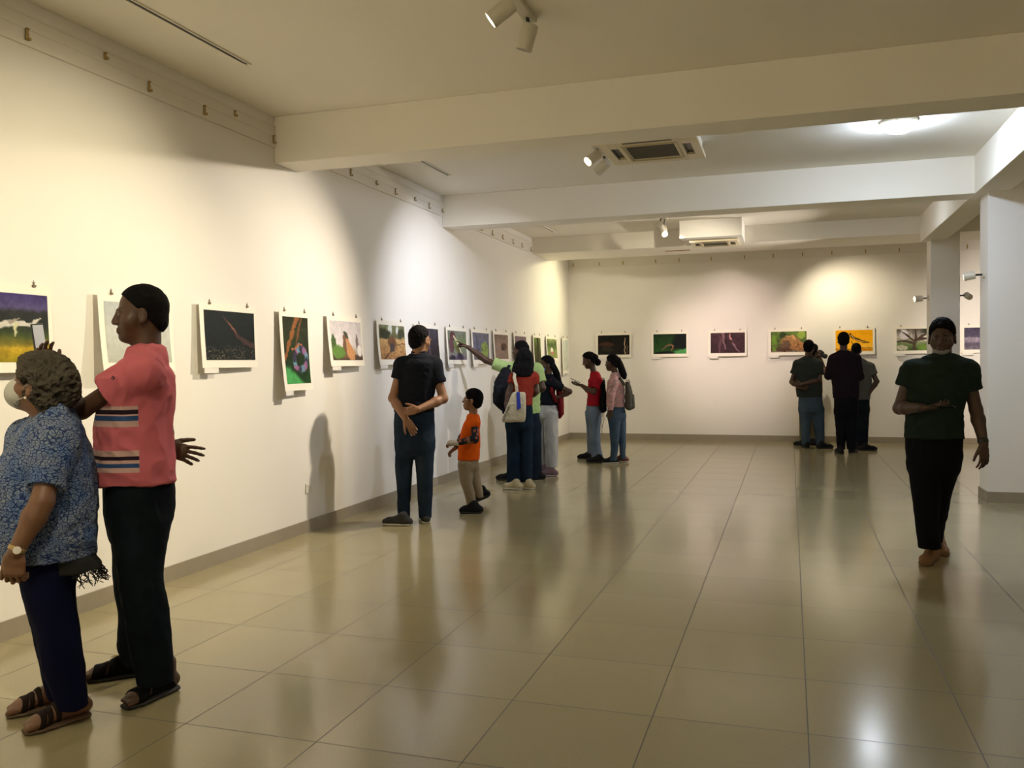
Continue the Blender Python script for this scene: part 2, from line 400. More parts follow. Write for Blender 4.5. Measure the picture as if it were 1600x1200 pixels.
class Paint:
    gr = .16
    def __init__(s, asp, seed=0, nx=110):
        s.nx = nx if asp >= 1 else int(nx*asp)+1; s.ny = int(s.nx/asp)
        u, v = np.meshgrid(np.linspace(0, 1, s.nx), np.linspace(0, 1, s.ny))   # v down
        s.a, s.seed = asp, seed; s.c = np.zeros(u.shape+(3,)); W = lambda f, k: fbm(np.stack([u*f*asp, v*f, np.full_like(u, k)], -1), seed*31, 3)-.5
        s.u = u+.10*W(5, .3)/asp+.05*W(22, 1.3)/asp; s.v = v+.10*W(5, 2.3)+.05*W(22, 3.3)
    def N(s, sx, sy=None, o=4, k=0): return fbm(np.stack([s.u*sx*s.a, s.v*(sy or sx), np.full_like(s.u, .5+k)], -1), s.seed*17+k, o)
    def grad(s, *stops):
        vs = [q[0] for q in stops]
        for i in range(3): s.c[..., i] = np.interp(s.v, vs, [q[1][i] for q in stops])
        return s
    def mix(s, m, col): m = np.clip(m, 0, 1)[..., None]; s.c = s.c*(1-m)+np.array(col, float)*m; return s
    def ell(s, x, y, rx, ry, col, rot=0, soft=.3, rough=0):
        dx, dy = (s.u-x)*s.a, s.v-y; c, q = math.cos(rot), math.sin(rot)
        a, b = dx*c+dy*q, -dx*q+dy*c
        d = np.sqrt((a/(rx*s.a))**2+(b/ry)**2)
        if rough: d = d + rough*(s.N(9, o=4, k=3)-.5)
        return s.mix((1-d)/soft+.5, col)
    def line(s, pts, w, col, soft=.4, rough=0):
        best = np.full(s.u.shape, 9.0)
        for i in range(len(pts)-1):
            (x0, y0), (x1, y1) = pts[i], pts[i+1]
            w0 = w if not isinstance(w, (list, tuple)) else w[i]; w1 = w if not isinstance(w, (list, tuple)) else w[i+1]
            ax, ay = (s.u-x0)*s.a, s.v-y0; bx_, by_ = (x1-x0)*s.a, y1-y0
            t = np.clip((ax*bx_+ay*by_)/(bx_*bx_+by_*by_+1e-9), 0, 1)
            d = np.hypot(ax-t*bx_, ay-t*by_)/(w0+(w1-w0)*t); best = np.minimum(best, d)
        if rough: best = best + rough*(s.N(14, k=5)-.5)
        return s.mix((1-best)/soft+.5, col)
    def grain(s, amt, sc=12, k=1):
        s.c = s.c*(1+amt*(s.N(sc, k=k)[..., None]-.5)*2); return s
    def spots(s, th, sc, col, y0=0, y1=1, k=7):
        m = (s.N(sc, o=2, k=k) > th)*(s.v > y0)*(s.v < y1); return s.mix(m*.8, col)
    def out(s, sat=.82):
        s.grain(s.gr, 34, 11).grain(s.gr*.7, 12, 12)
        g = s.c.mean(-1, keepdims=True); c = np.clip(g+(s.c-g)*sat, 0, 255)/255.0
        return np.where(c <= .04045, c/12.92, ((c+.055)/1.055)**2.4)

def art(k):
    A = .60/.385
    if k == 'L1':
        p = Paint(A, 1).grad((0, (62,48,120)), (.2, (80,70,128)), (.27, (44,46,48)), (.45, (40,46,44)), (.6, (58,74,36)), (.72, (120,110,30)), (.78, (196,158,20)), (1, (150,132,8))).grain(.2, 6)
        p.line([(.1,.5),(.38,.52),(.55,.46),(.62,.44),(.8,.46),(.88,.38),(.92,.33)], [.04,.03,.05,.045,.025,.018,.005], (200,196,190), rough=.3).line([(.66,.45),(.65,.58),(.64,.63)], [.03,.02,.004], (190,190,150)).line([(.60,.44),(.69,.36)], [.03,.004], (150,140,130))
    elif k == 'L2': p = Paint(A, 2).grad((0, (176,184,190)), (.5, (190,194,192)), (1, (176,178,168))).grain(.06, 14).ell(.7,.45,.12,.22,(205,205,200),soft=.8)
    elif k == 'L3':
        p = Paint(A, 3).grad((0, (16,28,32)), (.7, (17,26,29)), (1, (26,30,30))).grain(.25, 8)
        p.line([(.36,.1),(.5,.3),(.66,.52),(.78,.62),(1,.70)], [.01,.03,.05,.06,.06], (66,44,44), rough=.5).line([(.44,.22),(.60,.42)], [.012,.02], (140,84,60), rough=.8).line([(.72,.62),(.76,.78)], .02, (50,34,34)).spots(.66, 40, (120,112,84), .78, 1).spots(.64, 26, (60,60,60), .72, 1, k=9)
    elif k == 'L4':
        p = Paint(.385/.60, 4, 90).grad((0, (38,44,24)), (.35, (44,56,30)), (.6, (30,48,26)), (1, (30,70,34))).grain(.3, 6)
        p.line([(.52,0),(.38,.22),(.12,.46),(0,.6)], [.05,.04,.035,.03], (150,86,40), rough=.4).line([(.7,.02),(.55,.3),(.45,.42)], [.02,.02,.015], (120,74,40))
        th = np.linspace(-2.2, 3.6, 24)
        for j in range(23):
            c = [(170,84,130),(110,120,160),(90,150,176),(50,56,74),(54,46,76),(120,90,140)][j % 6]
            p.line([(.62+.26*math.cos(th[j]), .62+.15*math.sin(th[j])), (.62+.26*math.cos(th[j+1]), .62+.15*math.sin(th[j+1]))], .05, c, rough=.5)
        p.mix(np.clip((p.v-(.80+.22*p.u-.1*(1-p.u)))*14, 0, 1), (66,170,84)).line([(.3,.47),(.7,.43)], .012, (190,110,60))
    elif k == 'L5':
        p = Paint(A, 5).grad((0, (200,192,200)), (.6, (214,206,212)), (.85, (170,150,130)), (.87, (96,74,60)), (1, (74,56,46))).grain(.08, 10)
        p.line([(.4,.85),(.42,.45),(.5,.36)], [.12,.09,.06], (120,84,60), rough=.6).line([(.52,.5),(.6,.85)], [.08,.2], (206,140,84), rough=.5).ell(.08,.6,.07,.28,(70,96,50),rough=.8).ell(.2,.8,.2,.16,(96,140,56),rough=.8).ell(.85,.55,.05,.2,(130,110,110),rough=.8).ell(.9,.75,.08,.14,(235,230,232)).line([(.44,.3),(.52,.42)],.05,(60,74,60),rough=.8)
    elif k == 'L6':
        p = Paint(A, 6).grad((0, (120,124,84)), (.36, (104,100,64)), (.42, (206,160,96)), (1, (176,120,66))).grain(.25, 9)
        p.ell(.42,.1,.08,.16,(214,222,214),rough=.8).ell(.7,.14,.06,.12,(205,212,205),rough=.8).ell(.2,.25,.2,.16,(60,66,44),rough=1).ell(.85,.25,.14,.16,(70,72,50),rough=1)
        p.ell(.48,.5,.17,.17,(122,80,50),rough=.4).ell(.47,.66,.09,.12,(74,66,72),rough=.4).line([(.40,.75),(.12,1.0)],[.02,.03],(60,42,34)).line([(.6,.55),(1,.55)],[.015,.02],(120,80,50)).spots(.6,30,(130,84,50),.6,1)
    elif k == 'L7': p = Paint(A, 7).grad((0, (66,62,78)), (.5, (50,42,52)), (1, (42,34,42))).grain(.3, 7).line([(.6,0),(.5,.4),(.55,1)],[.03,.06,.03],(90,70,84),rough=.6)
    elif k == 'L8':
        p = Paint(A, 8).grad((0, (120,124,120)), (.4, (110,132,84)), (.7, (130,140,120)), (1, (120,104,124))).grain(.15, 6)
        p.ell(.24,.2,.14,.16,(96,50,58),rough=.4).ell(.16,.5,.14,.28,(104,66,76),rough=.6).line([(.3,.2),(.5,.4),(.66,.7),(.75,.9)],[.04,.06,.04,.01],(212,206,160)).line([(.34,.5),(.56,.8)],[.05,.03],(140,148,60),rough=.5).ell(.6,.95,.24,.16,(70,60,96),rough=.7).ell(.15,.95,.2,.1,(60,54,70),rough=.8)
    elif k == 'L9': p = Paint(A, 9).grad((0, (106,104,120)), (.5, (104,106,140)), (1, (110,100,110))).grain(.25, 7).ell(.72,.6,.24,.28,(140,168,74),rough=.5).line([(.2,.1),(.3,.9)],[.02,.06],(84,80,110),rough=.8).spots(.62,24,(60,60,70),.3,.7)
    elif k == 'L10': p = Paint(A, 10).grad((0, (128,104,90)), (.45, (150,124,112)), (1, (140,112,98))).grain(.15, 8).ell(.66,.5,.24,.16,(92,66,52),rough=.8).ell(.58,.56,.08,.09,(60,42,40),rough=.5)
    elif k == 'L11': p = Paint(A, 11).grad((0, (120,96,110)), (1, (130,104,100))).grain(.15, 6).line([(.48,.25),(.52,.8)],[.05,.09],(92,70,150),rough=.5).ell(.5,.85,.3,.1,(150,140,120),rough=.5)
    elif k == 'L12': p = Paint(.385/.60, 12, 80).grad((0, (110,140,60)), (.3, (80,90,40)), (1, (52,44,28))).grain(.3, 7).line([(.6,0),(.5,1)],[.08,.05],(50,40,30),rough=.7)
    elif k == 'L13': p = Paint(A, 13).grad((0, (150,160,90)), (.3, (80,100,50)), (.7, (130,150,70)), (1, (140,150,80))).grain(.35, 9).ell(.45,.6,.14,.14,(226,220,214),rough=.6).ell(.5,.74,.16,.08,(200,110,120),rough=.6)
    elif k == 'L14': p = Paint(.385/.60, 14, 60).grad((0, (196,206,196)), (1, (206,208,196))).grain(.12, 9)
    elif k == 'B1':
        p = Paint(A, 21).grad((0, (24,22,22)), (1, (34,32,28))).grain(.3, 8).ell(.28,.48,.24,.1,(74,44,34),rough=.9).ell(.3,.72,.2,.1,(46,42,34),rough=.9).line([(.86,.15),(.84,.5),(.86,.95)],[.012,.016,.018],(206,170,130)).line([(.92,.5),(.93,.95)],.012,(130,90,60))
    elif k == 'B2':
        p = Paint(A, 22).grad((0, (26,52,24)), (1, (34,84,28))).grain(.2, 6)
        p.mix(np.clip((p.u-.5+.25*(p.v-.5))*8, 0, 1)*np.clip((.8-p.v)*9, 0, 1), (14,22,22)).mix(np.clip((p.v-(1.12-.42*p.u))*14, 0, 1), (70,160,80)).ell(.35,.98,.3,.12,(16,26,18),rough=.4)
        p.line([(.26,.8),(.38,.62),(.5,.56),(.62,.6)],[.02,.035,.05,.03],(120,90,62),rough=.6).line([(.6,.6),(.55,.85)],[.02,.01],(170,110,70)).line([(.4,.64),(.48,.84)],[.02,.01],(60,44,34))
    elif k == 'B3':
        p = Paint(A, 23).grad((0, (74,46,54)), (.5, (66,38,50)), (1, (60,34,44))).grain(.35, 5)
        p.line([(.36,.0),(.38,.4),(.44,.8)],[.06,.05,.03],(128,90,100),rough=.5).line([(.44,0),(.46,.5)],[.02,.04],(52,26,38)).line([(.56,.08),(.58,.3),(.64,.36)],[.03,.03,.01],(200,130,134),rough=.5).line([(.64,.5),(.76,.8),(.84,.95)],[.04,.03,.02],(130,90,106),rough=.6).line([(.3,.3),(.26,.9)],[.05,.05],(96,60,74),rough=.6)
    elif k == 'B4':
        p = Paint(A, 24).grad((0, (92,124,50)), (.6, (84,104,48)), (.9, (88,70,50)), (1, (150,140,126))).grain(.35, 8).ell(.1,.55,.08,.4,(108,156,40),rough=.9).ell(.35,.2,.1,.2,(52,72,36),rough=.9).ell(.86,.15,.12,.18,(150,180,60),rough=1)
        p.ell(.55,.55,.28,.32,(176,122,70),rough=.35).ell(.82,.74,.24,.2,(186,120,66),rough=.4).ell(.42,.7,.14,.24,(110,82,62),rough=.9).ell(.4,.88,.2,.1,(90,56,40),rough=.7).spots(.58,26,(84,60,46),.4,.9).line([(.45,.22),(.6,.2),(.7,.4)],[.03,.04,.03],(206,150,90),rough=.5)
    elif k == 'B5':
        p = Paint(A, 25).grad((0, (240,166,14)), (.5, (250,178,22)), (.85, (250,190,60)), (.9, (190,120,20)), (1, (236,170,50))).grain(.04, 6)
        p.line([(.40,.2),(.46,.34),(.60,.46),(.78,.58),(.92,.62)],[.05,.07,.06,.05,.01],(70,48,24),rough=.5).line([(.5,.42),(.68,.53),(.84,.6)],[.02,.025,.01],(214,160,70)).line([(.42,.24),(.5,.4)],[.02,.02],(230,196,140)).line([(.42,.5),(.5,.75)],.012,(80,50,20)).line([(.56,.84),(.98,.84)],.012,(120,70,20))
    elif k == 'B6':
        p = Paint(A, 26).grad((0, (96,88,80)), (.4, (190,182,176)), (.7, (120,140,84)), (1, (66,92,36))).grain(.35, 9).ell(.2,.25,.12,.22,(222,214,226),rough=.7).ell(.8,.42,.1,.14,(226,224,220),rough=.9)
        for q in ([(.45,.98),(.48,.6),(.3,.35),(.1,.1)], [(.48,.6),(.52,.3),(.5,.02)], [(.5,.55),(.7,.3),(.95,.15)], [(.46,.7),(.2,.55),(.02,.6)], [(.5,.5),(.8,.45),(1,.3)]): p.line(q, [.06,.05,.035,.02][:len(q)], (84,64,52), rough=.8)
        p.ell(.75,.88,.2,.14,(110,150,50),rough=.9).ell(.15,.86,.14,.12,(190,186,160),rough=.9).ell(.85,.12,.2,.12,(58,66,44),rough=1)
    else: p = Paint(A, 27).grad((0, (70,62,90)), (.42, (84,74,100)), (.48, (150,138,160)), (.66, (132,120,140)), (.72, (96,84,110)), (1, (120,112,130))).grain(.3, 10)
    if k in ('L2', 'L14'): p.gr = .03
    if k in ('L5', 'B5'): p.gr = .08
    return p.out(1.0 if k == 'B5' else .8)

def artmat():
    m, N, L, P = newmat('printed_photograph'); a = N.new('ShaderNodeAttribute'); a.attribute_name = 'paint'
    L.new(a.outputs['Color'], P.inputs['Base Color']); P.inputs['Roughness'].default_value = .6; P.inputs['Specular IOR Level'].default_value = .1
    return m
M_ART = artmat()

def photo_print(k, org, along, normal, w, h, label, group, seed, card=True, mirror=False):
    """org: top-left corner of the sheet on the wall; along: unit vector to the right; normal: out of the wall"""
    rnd = random.Random(seed); along = np.array(along, float); normal = np.array(normal, float); up = np.array([0, 0, 1.])
    e = empty('photo_print', np.array(org)-np.array([0, 0, h]), label, 'photograph', group)
    base = np.array(org)-np.array([0, 0, h])
    c1, c2, c3 = rnd.uniform(.004, .022), rnd.uniform(-.006, .014), rnd.uniform(.5, 1.4)
    def off(u, v):    # distance from the wall: hangs free at the top, curls at the foot
        return .030 + c1*v**2*1.6 + c2*np.sin(math.pi*u)*v + .008*c3*v*(1-u)**2 + .006*np.sin(2.4*u+seed)*v
    def pt(u, v, d): return (np.array(org)-base) + along*(u*w) - up*(v*h) + normal*(off(u, v)+d)
    # sheet with thickness
    nu, nv = 14, 14; V = []; F = []
    for d in (0, -.0022):
        for j in range(nv+1):
            for i in range(nu+1): V.append(pt(i/nu, j/nv, d))
    n = (nu+1)*(nv+1)
    for j in range(nv):
        for i in range(nu):
            a = j*(nu+1)+i; F.append((a, a+nu+1, a+nu+2, a+1)); F.append((a+n, a+1+n, a+nu+2+n, a+nu+1+n))
    ring = [i for i in range(nu+1)] + [j*(nu+1)+nu for j in range(1, nv+1)] + [nv*(nu+1)+i for i in range(nu-1, -1, -1)] + [j*(nu+1) for j in range(nv-1, 0, -1)]
    for q in range(len(ring)):
        a, b = ring[q], ring[(q+1) % len(ring)]; F.append((a, b, b+n, a+n))
    ms = mesh_np('mount_sheet', V, F, M_PAPER, e); es = ms.modifiers.new('es', 'EDGE_SPLIT'); es.split_angle = .7
    # the photograph
    img = art(k); ny, nx = img.shape[:2]
    mg = .052
    u0, u1, v0, v1 = .045/w, 1-.03/w if not mirror else 1-.04/w, mg/h*1.0, 1-.055/h
    uu, vv = np.meshgrid(np.linspace(u0, u1, nx), np.linspace(v0, v1, ny))
    o = off(uu, vv)+.0012
    P = (np.array(org)-base)[None, None] + along*(uu*w)[..., None] - up*(vv*h)[..., None] + normal*o[..., None]
    idx = np.arange(nx*ny).reshape(ny, nx)
    Q = np.stack([idx[:-1, :-1], idx[1:, :-1], idx[1:, 1:], idx[:-1, 1:]], -1).reshape(-1, 4)
    mesh_np('photograph', P.reshape(-1, 3), Q, M_ART, e, cols=img.reshape(-1, 3))
    for uc in (.17, .83):
        b = MB(); c = pt(uc, 0, 0)
        A = np.stack([along, normal, up], 1)
        b.box((-.010, -.008, -.010), (.010, .008, .002), A, c); b.box((-.004, -.003, .002), (.004, .003, .012), A, c)
        b.box((-.009, -.004, .012), (.009, .004, .015), A, c); b.box((-.0012, -.002, .014), (.0012, .002, .026), A, c)
        b.build('binder_clip', M_CLIP, e)
    if card:
        c = pt(.03, 1, -.002); A = np.stack([along, normal, up], 1)
        MB().box((0, -.0008, -.036), (.155 if w > h else .11, .0008, .006), A, c).build('caption_card', M_CARD, e)
    return e
LB = [('L1',3.10,.675,.47,'photograph of a pale bird over yellow ground, cut by the left edge of the picture'),
      ('L2',4.11,.64,.475,'pale grey photograph hanging behind the head of the man in the pink shirt'),
      ('L3',5.03,.67,.46,'dark photograph of a reddish creature on black, right of the man in the pink shirt'),
      ('L4',6.01,.46,.655,'tall photograph of a colourful curled insect on a green stem'),
      ('L5',6.76,.65,.462,'photograph of a tawny rocky shape against a pale lilac sky'),
      ('L6',7.72,.67,.455,'photograph of a brown animal on sandy ground, left of the black polo shirt'),
      ('L7',8.63,.68,.455,'dark purple-grey photograph behind the head of the man in the black polo shirt'),
      ('L8',9.53,.69,.46,'photograph of a long-beaked bird, which the outstretched arm points at'),
      ('L9',10.38,.71,.46,'bluish photograph with a green patch just above the outstretched arm'),
      ('L10',11.24,.69,.45,'pinkish brown photograph of a small creature on sand, left of the pointing man'),
      ('L11',12.17,.66,.45,'mauve photograph with a blue upright figure above the pointing man'),
      ('L12',13.18,.46,.62,'tall olive-brown photograph just right of the pointing man'),
      ('L13',13.96,.69,.43,'green photograph with a white spot on the far part of the left wall'),
      ('L14',15.02,.45,.655,'tall pale photograph nearest to the far corner of the left wall')]
for i, (k, y, w_, h_, lab) in enumerate(LB):
    photo_print(k, (0, y, 1.868), (0, 1, 0), (1, 0, 0), w_, h_, lab, 'photographs along the left wall', 100+i)
BL_ = [('B1',.51,'nearly black photograph on the back wall above the two girls'),
       ('B2',1.53,'dark green photograph of a small animal on a leaf on the back wall'),
       ('B3',2.54,'dark mauve photograph in the pink pool of light on the back wall'),
       ('B4',3.56,'photograph of a tawny big cat among green plants on the back wall'),
       ('B5',4.61,'bright orange photograph on the back wall'),
       ('B6',5.56,'photograph of a spreading tree on the back wall beside the far column'),
       ('B7',6.57,'purple-grey photograph on the back wall between the two columns')]
for i, (k, x, lab) in enumerate(BL_):
    photo_print(k, (x, BACK, 1.953), (1, 0, 0), (0, -1, 0), .66, .463, lab, 'photographs along the back wall', 200+i)

# wall socket
e = empty('wall_socket', (0, 6.45, .33), 'small white wall socket low on the left wall, in the shadow of a head', 'socket')
MB().box((0, -.043, 0), (.009, .043, .085)).build('face_plate', M_RAIL, e, bevel=.003)
b = MB()
for (dy, dz) in ((-.012, .052), (.012, .052), (0, .03)): b.box((.009, dy-.003, dz-.005), (.0095, dy+.003, dz+.005))
b.build('socket_hole', M_DARK, e)
MB().box((.009, -.03, .06), (.013, -.018, .075)).build('switch', M_RAIL, e)
# fallen leaf on the floor
lf = onz(172, 1027)
V = [(.0,.0,.002),(.03,.012,.012),(.06,.004,.004),(.03,-.012,.010),(.085,.01,.012)]
tag(MB().add([np.array(v)+np.array([0,0,.001]) for v in V], [(0,1,2,3)]).tube([(.055,.004,.006),(.09,.012,.012)], .0015, 6).build('dry_leaf', mat('dry_leaf', (.35,.26,.12), .8), loc=(lf[0], lf[1], 0.0)), 'tiny dry leaf on the floor by the feet of the man in the pink shirt', 'leaf')

# ------------------------------------------------------------------ smooth solids from blended rounded shapes
class Solid:
    """union of rounded shapes, blended smoothly, turned into one mesh"""
    def __init__(s): s.ops = []
    def ell(s, c, r, R=None, k=.02, op='+'):
        c = np.array(c, float); r = np.array(r, float); R = np.eye(3) if R is None else np.array(R, float)   # rows: axes
        e = np.sqrt(((R*r[:, None])**2).sum(0)) if R is not None else r
        def f(P):
            q = (P-c) @ R.T; k0 = np.sqrt(((q/r)**2).sum(-1)); k1 = np.sqrt(((q/r**2)**2).sum(-1))
            return k0*(k0-1)/np.maximum(k1, 1e-6)
        s.ops.append((f, c-e, c+e, k, op)); return s
    def cap(s, a, b, ra, rb, side=None, k=.02, op='+', flat=0, e=9.0):
        """rounded cone a->b; radii may be (along side, across). flat: 1 cuts the a end, 2 the b end, 3 both"""
        a = np.array(a, float); b = np.array(b, float)
        ra = np.array(ra if np.ndim(ra) else (ra, ra), float); rb = np.array(rb if np.ndim(rb) else (rb, rb), float)
        L = np.linalg.norm(b-a); t = (b-a)/max(L, 1e-6)
        if side is None: side = np.array([1., 0, 0]) if abs(t[0]) < .9 else np.array([0, 1., 0])
        u = np.array(side, float) - t*np.dot(side, t); u /= np.linalg.norm(u); v = np.cross(t, u)
        m = max(ra.max(), rb.max())
        def f(P):
            q = P-a; w = q @ t; h = np.clip(w/max(L, 1e-6), 0, 1); w2 = w-h*L
            r0 = ra[0]+(rb[0]-ra[0])*h; r1 = ra[1]+(rb[1]-ra[1])*h; rw = np.minimum(np.minimum(r0, r1), np.where(w < 0, e, 9.0))
            x = q @ u; y = q @ v
            k0 = np.sqrt((x/r0)**2+(y/r1)**2+(w2/rw)**2); k1 = np.sqrt((x/r0**2)**2+(y/r1**2)**2+(w2/rw**2)**2)
            d = k0*(k0-1)/np.maximum(k1, 1e-6)
            if flat & 1: d = np.maximum(d, -w)
            if flat & 2: d = np.maximum(d, w-L)
            return d
        s.ops.append((f, np.minimum(a, b)-m, np.maximum(a, b)+m, k, op)); return s
    def chain(s, pts, k=.02, flat=0, side=None, e=None):
        """an upright body through elliptical sections (point, (half width, half depth)), top first, smoothly interpolated;
        flat 2 cuts the foot straight; otherwise the ends are rounded over e"""
        C = np.array([[*p, *(r if np.ndim(r) else (r, r))] for p, r in pts], float)[::-1]
        C = C[np.argsort(C[:, 2], kind='stable')]; z = C[:, 2]; n = len(C)
        m = np.zeros_like(C)
        if n > 1:
            dz = np.maximum(np.diff(z), 1e-4)[:, None]; sl = np.diff(C, axis=0)/dz; m[0] = sl[0]; m[-1] = sl[-1]
            if n > 2: m[1:-1] = np.where(sl[:-1]*sl[1:] > 0, 2*sl[:-1]*sl[1:]/np.where(np.abs(sl[:-1]+sl[1:]) < 1e-9, 1, sl[:-1]+sl[1:]), 0)
        zs = np.linspace(z[0], z[-1], 90); q = np.clip(np.searchsorted(z, zs, 'right')-1, 0, n-2); h = (z[q+1]-z[q]); t = ((zs-z[q])/h)[:, None]; h = h[:, None]
        T = (2*t**3-3*t**2+1)*C[q]+(t**3-2*t**2+t)*h*m[q]+(-2*t**3+3*t**2)*C[q+1]+(t**3-t**2)*h*m[q+1]
        u = np.array(side if side is not None else (1, 0, 0), float); v = np.array([-u[1], u[0], 0.])
        et = e or min(C[-1, 3], C[-1, 4])*.8; eb = (e or min(C[0, 3], C[0, 4])*.8) if not (flat & 2) else 0
        z0, z1 = zs[0], zs[-1]
        def f(P):
            Z = P[..., 2]; zc = np.clip(Z, z0, z1)
            cx, cy, ru, rv = [np.interp(zc, zs, T[:, i]) for i in (0, 1, 3, 4)]
            dx, dy = P[..., 0]-cx, P[..., 1]-cy; a = dx*u[0]+dy*u[1]; b = dx*v[0]+dy*v[1]
            w = np.where(Z > z1, (Z-z1)/et, (z0-Z)/eb if eb else 0)
            w = np.where((Z > z1) | ((Z < z0) & (eb > 0)), w, 0); rw = np.where(Z > z1, et, eb or 1.0)
            k0 = np.sqrt((a/ru)**2+(b/rv)**2+w**2); k1 = np.sqrt((a/ru**2)**2+(b/rv**2)**2+(w/rw)**2)
            d = k0*(k0-1)/np.maximum(k1, 1e-6)
            if flat & 2: d = np.maximum(d, z0-Z)
            if flat & 1: d = np.maximum(d, Z-z1)
            return d
        M_ = np.maximum(T[:, 3], T[:, 4])[:, None]
        lo = (T[:, :3]-M_).min(0); hi = (T[:, :3]+M_).max(0); lo[2] = z0-eb; hi[2] = z1+et
        s.ops.append((f, lo, hi, k, '+')); return s
    def half(s, p, n):
        """cut away everything on the side n points to"""
        p = np.array(p, float); n = np.array(n, float); n /= np.linalg.norm(n)
        s.ops.append((lambda P: (P-p) @ n, None, None, 0, 'cut')); return s
    def mesh(s, h):
        lo = np.min([o[1] for o in s.ops if o[4] == '+'], 0)-.012-h; hi = np.max([o[2] for o in s.ops if o[4] == '+'], 0)+.012+h
        n = np.ceil((hi-lo)/h).astype(int)+1; B = .05
        F = np.full(n, B, np.float32)
        ax = [lo[i]+h*np.arange(n[i]) for i in range(3)]
        for f, a, b, k, op in s.ops:
            if op == 'cut':
                P = np.stack(np.meshgrid(*ax, indexing='ij'), -1) if F.size < 3e6 else None
                if P is not None: F = np.maximum(F, f(P).astype(np.float32))
                else:
                    for i in range(n[0]):
                        Q = np.stack(np.meshgrid(ax[0][i:i+1], ax[1], ax[2], indexing='ij'), -1); F[i:i+1] = np.maximum(F[i:i+1], f(Q))
                continue
            i0 = np.clip(np.floor((a-B-lo)/h).astype(int), 0, n-1); i1 = np.clip(np.ceil((b+B-lo)/h).astype(int)+1, 1, n)
            sl = tuple(slice(i0[j], i1[j]) for j in range(3))
            P = np.stack(np.meshgrid(*[ax[j][i0[j]:i1[j]] for j in range(3)], indexing='ij'), -1)
            d = np.clip(f(P), -1, B); c = F[sl]
            if op == '+':
                q = np.maximum(k-np.abs(c-d), 0)/k; r = np.minimum(c, d)-q*q*k/4; r = np.where(d >= B, c, r)
            else:
                d = -d; q = np.maximum(k-np.abs(c-d), 0)/k; r = np.maximum(c, d)+q*q*k/4
            F[sl] = r
        return surfnet(F, lo, h)
def surfnet(F, lo, h):
    S = F < 0; n = np.array(S.shape)
    c = [S[i:n[0]-1+i, j:n[1]-1+j, k:n[2]-1+k] for i in (0, 1) for j in (0, 1) for k in (0, 1)]
    tot = sum(x.astype(np.int8) for x in c); act = (tot > 0) & (tot < 8)
    idx = np.argwhere(act); ids = np.full(act.shape, -1, np.int32); ids[act] = np.arange(len(idx), dtype=np.int32)
    off = np.array([(i, j, k) for i in (0, 1) for j in (0, 1) for k in (0, 1)])
    val = np.stack([F[idx[:, 0]+o[0], idx[:, 1]+o[1], idx[:, 2]+o[2]] for o in off], 1)
    acc = np.zeros((len(idx), 3)); cnt = np.zeros(len(idx))
    for a in range(8):
        for b in range(a+1, 8):
            if np.abs(off[a]-off[b]).sum() != 1: continue
            va, vb = val[:, a], val[:, b]; m = (va < 0) != (vb < 0)
            t = np.where(m, va/np.where(m, va-vb, 1), 0)
            acc += m[:, None]*(off[a]+t[:, None]*(off[b]-off[a])); cnt += m
    V = lo+h*(idx+acc/cnt[:, None]); Q = []
    for ax in range(3):
        o1, o2 = [(1, 2), (2, 0), (0, 1)][ax]
        e = np.zeros(3, int); e[ax] = 1
        A = S[:n[0]-e[0], :n[1]-e[1], :n[2]-e[2]]; Bb = S[e[0]:, e[1]:, e[2]:]
        x = np.argwhere(A != Bb); x = x[(x[:, o1] > 0) & (x[:, o2] > 0) & (x[:, o1] < n[o1]-1) & (x[:, o2] < n[o2]-1)]
        d1 = np.zeros(3, int); d1[o1] = 1; d2 = np.zeros(3, int); d2[o2] = 1
        g = lambda y: ids[y[:, 0], y[:, 1], y[:, 2]]
        q = np.stack([g(x-d1-d2), g(x-d2), g(x), g(x-d1)], 1); ins = A[x[:, 0], x[:, 1], x[:, 2]]
        q[~ins] = q[~ins][:, ::-1]; Q.append(q)
    return V, np.concatenate(Q)
def normals(V, Q):
    n = np.cross(V[Q[:, 2]]-V[Q[:, 0]], V[Q[:, 3]]-V[Q[:, 1]]); N = np.zeros_like(V)
    for i in range(4): np.add.at(N, Q[:, i], n)
    return N/np.maximum(np.linalg.norm(N, axis=1), 1e-9)[:, None]
def relax(V, Q, it=2):
    for _ in range(it):
        A = np.zeros_like(V); c = np.zeros(len(V))
        for i in range(4):
            np.add.at(A, Q[:, i], V[Q[:, (i+1) % 4]]+V[Q[:, (i+3) % 4]]); np.add.at(c, Q[:, i], 2)
        V = V*.5+.5*A/np.maximum(c, 1)[:, None]
    return V
def folds(V, Q, amp, sx=9.0, sz=9.0, seed=0, ridged=True):
    """cloth folds: push the surface in and out"""
    N = normals(V, Q); P = V*np.array([sx, sx, sz])
    P = P + .8*(np.stack([vnoise(P*.6, seed+5), vnoise(P*.6, seed+6), vnoise(P*.6, seed+7)], -1)-.5)
    n = fbm(P, seed, 3)
    if ridged: n = 1-2*np.abs(n-.5)*1.6
    return V+N*((n-.6)*2*amp)[:, None]

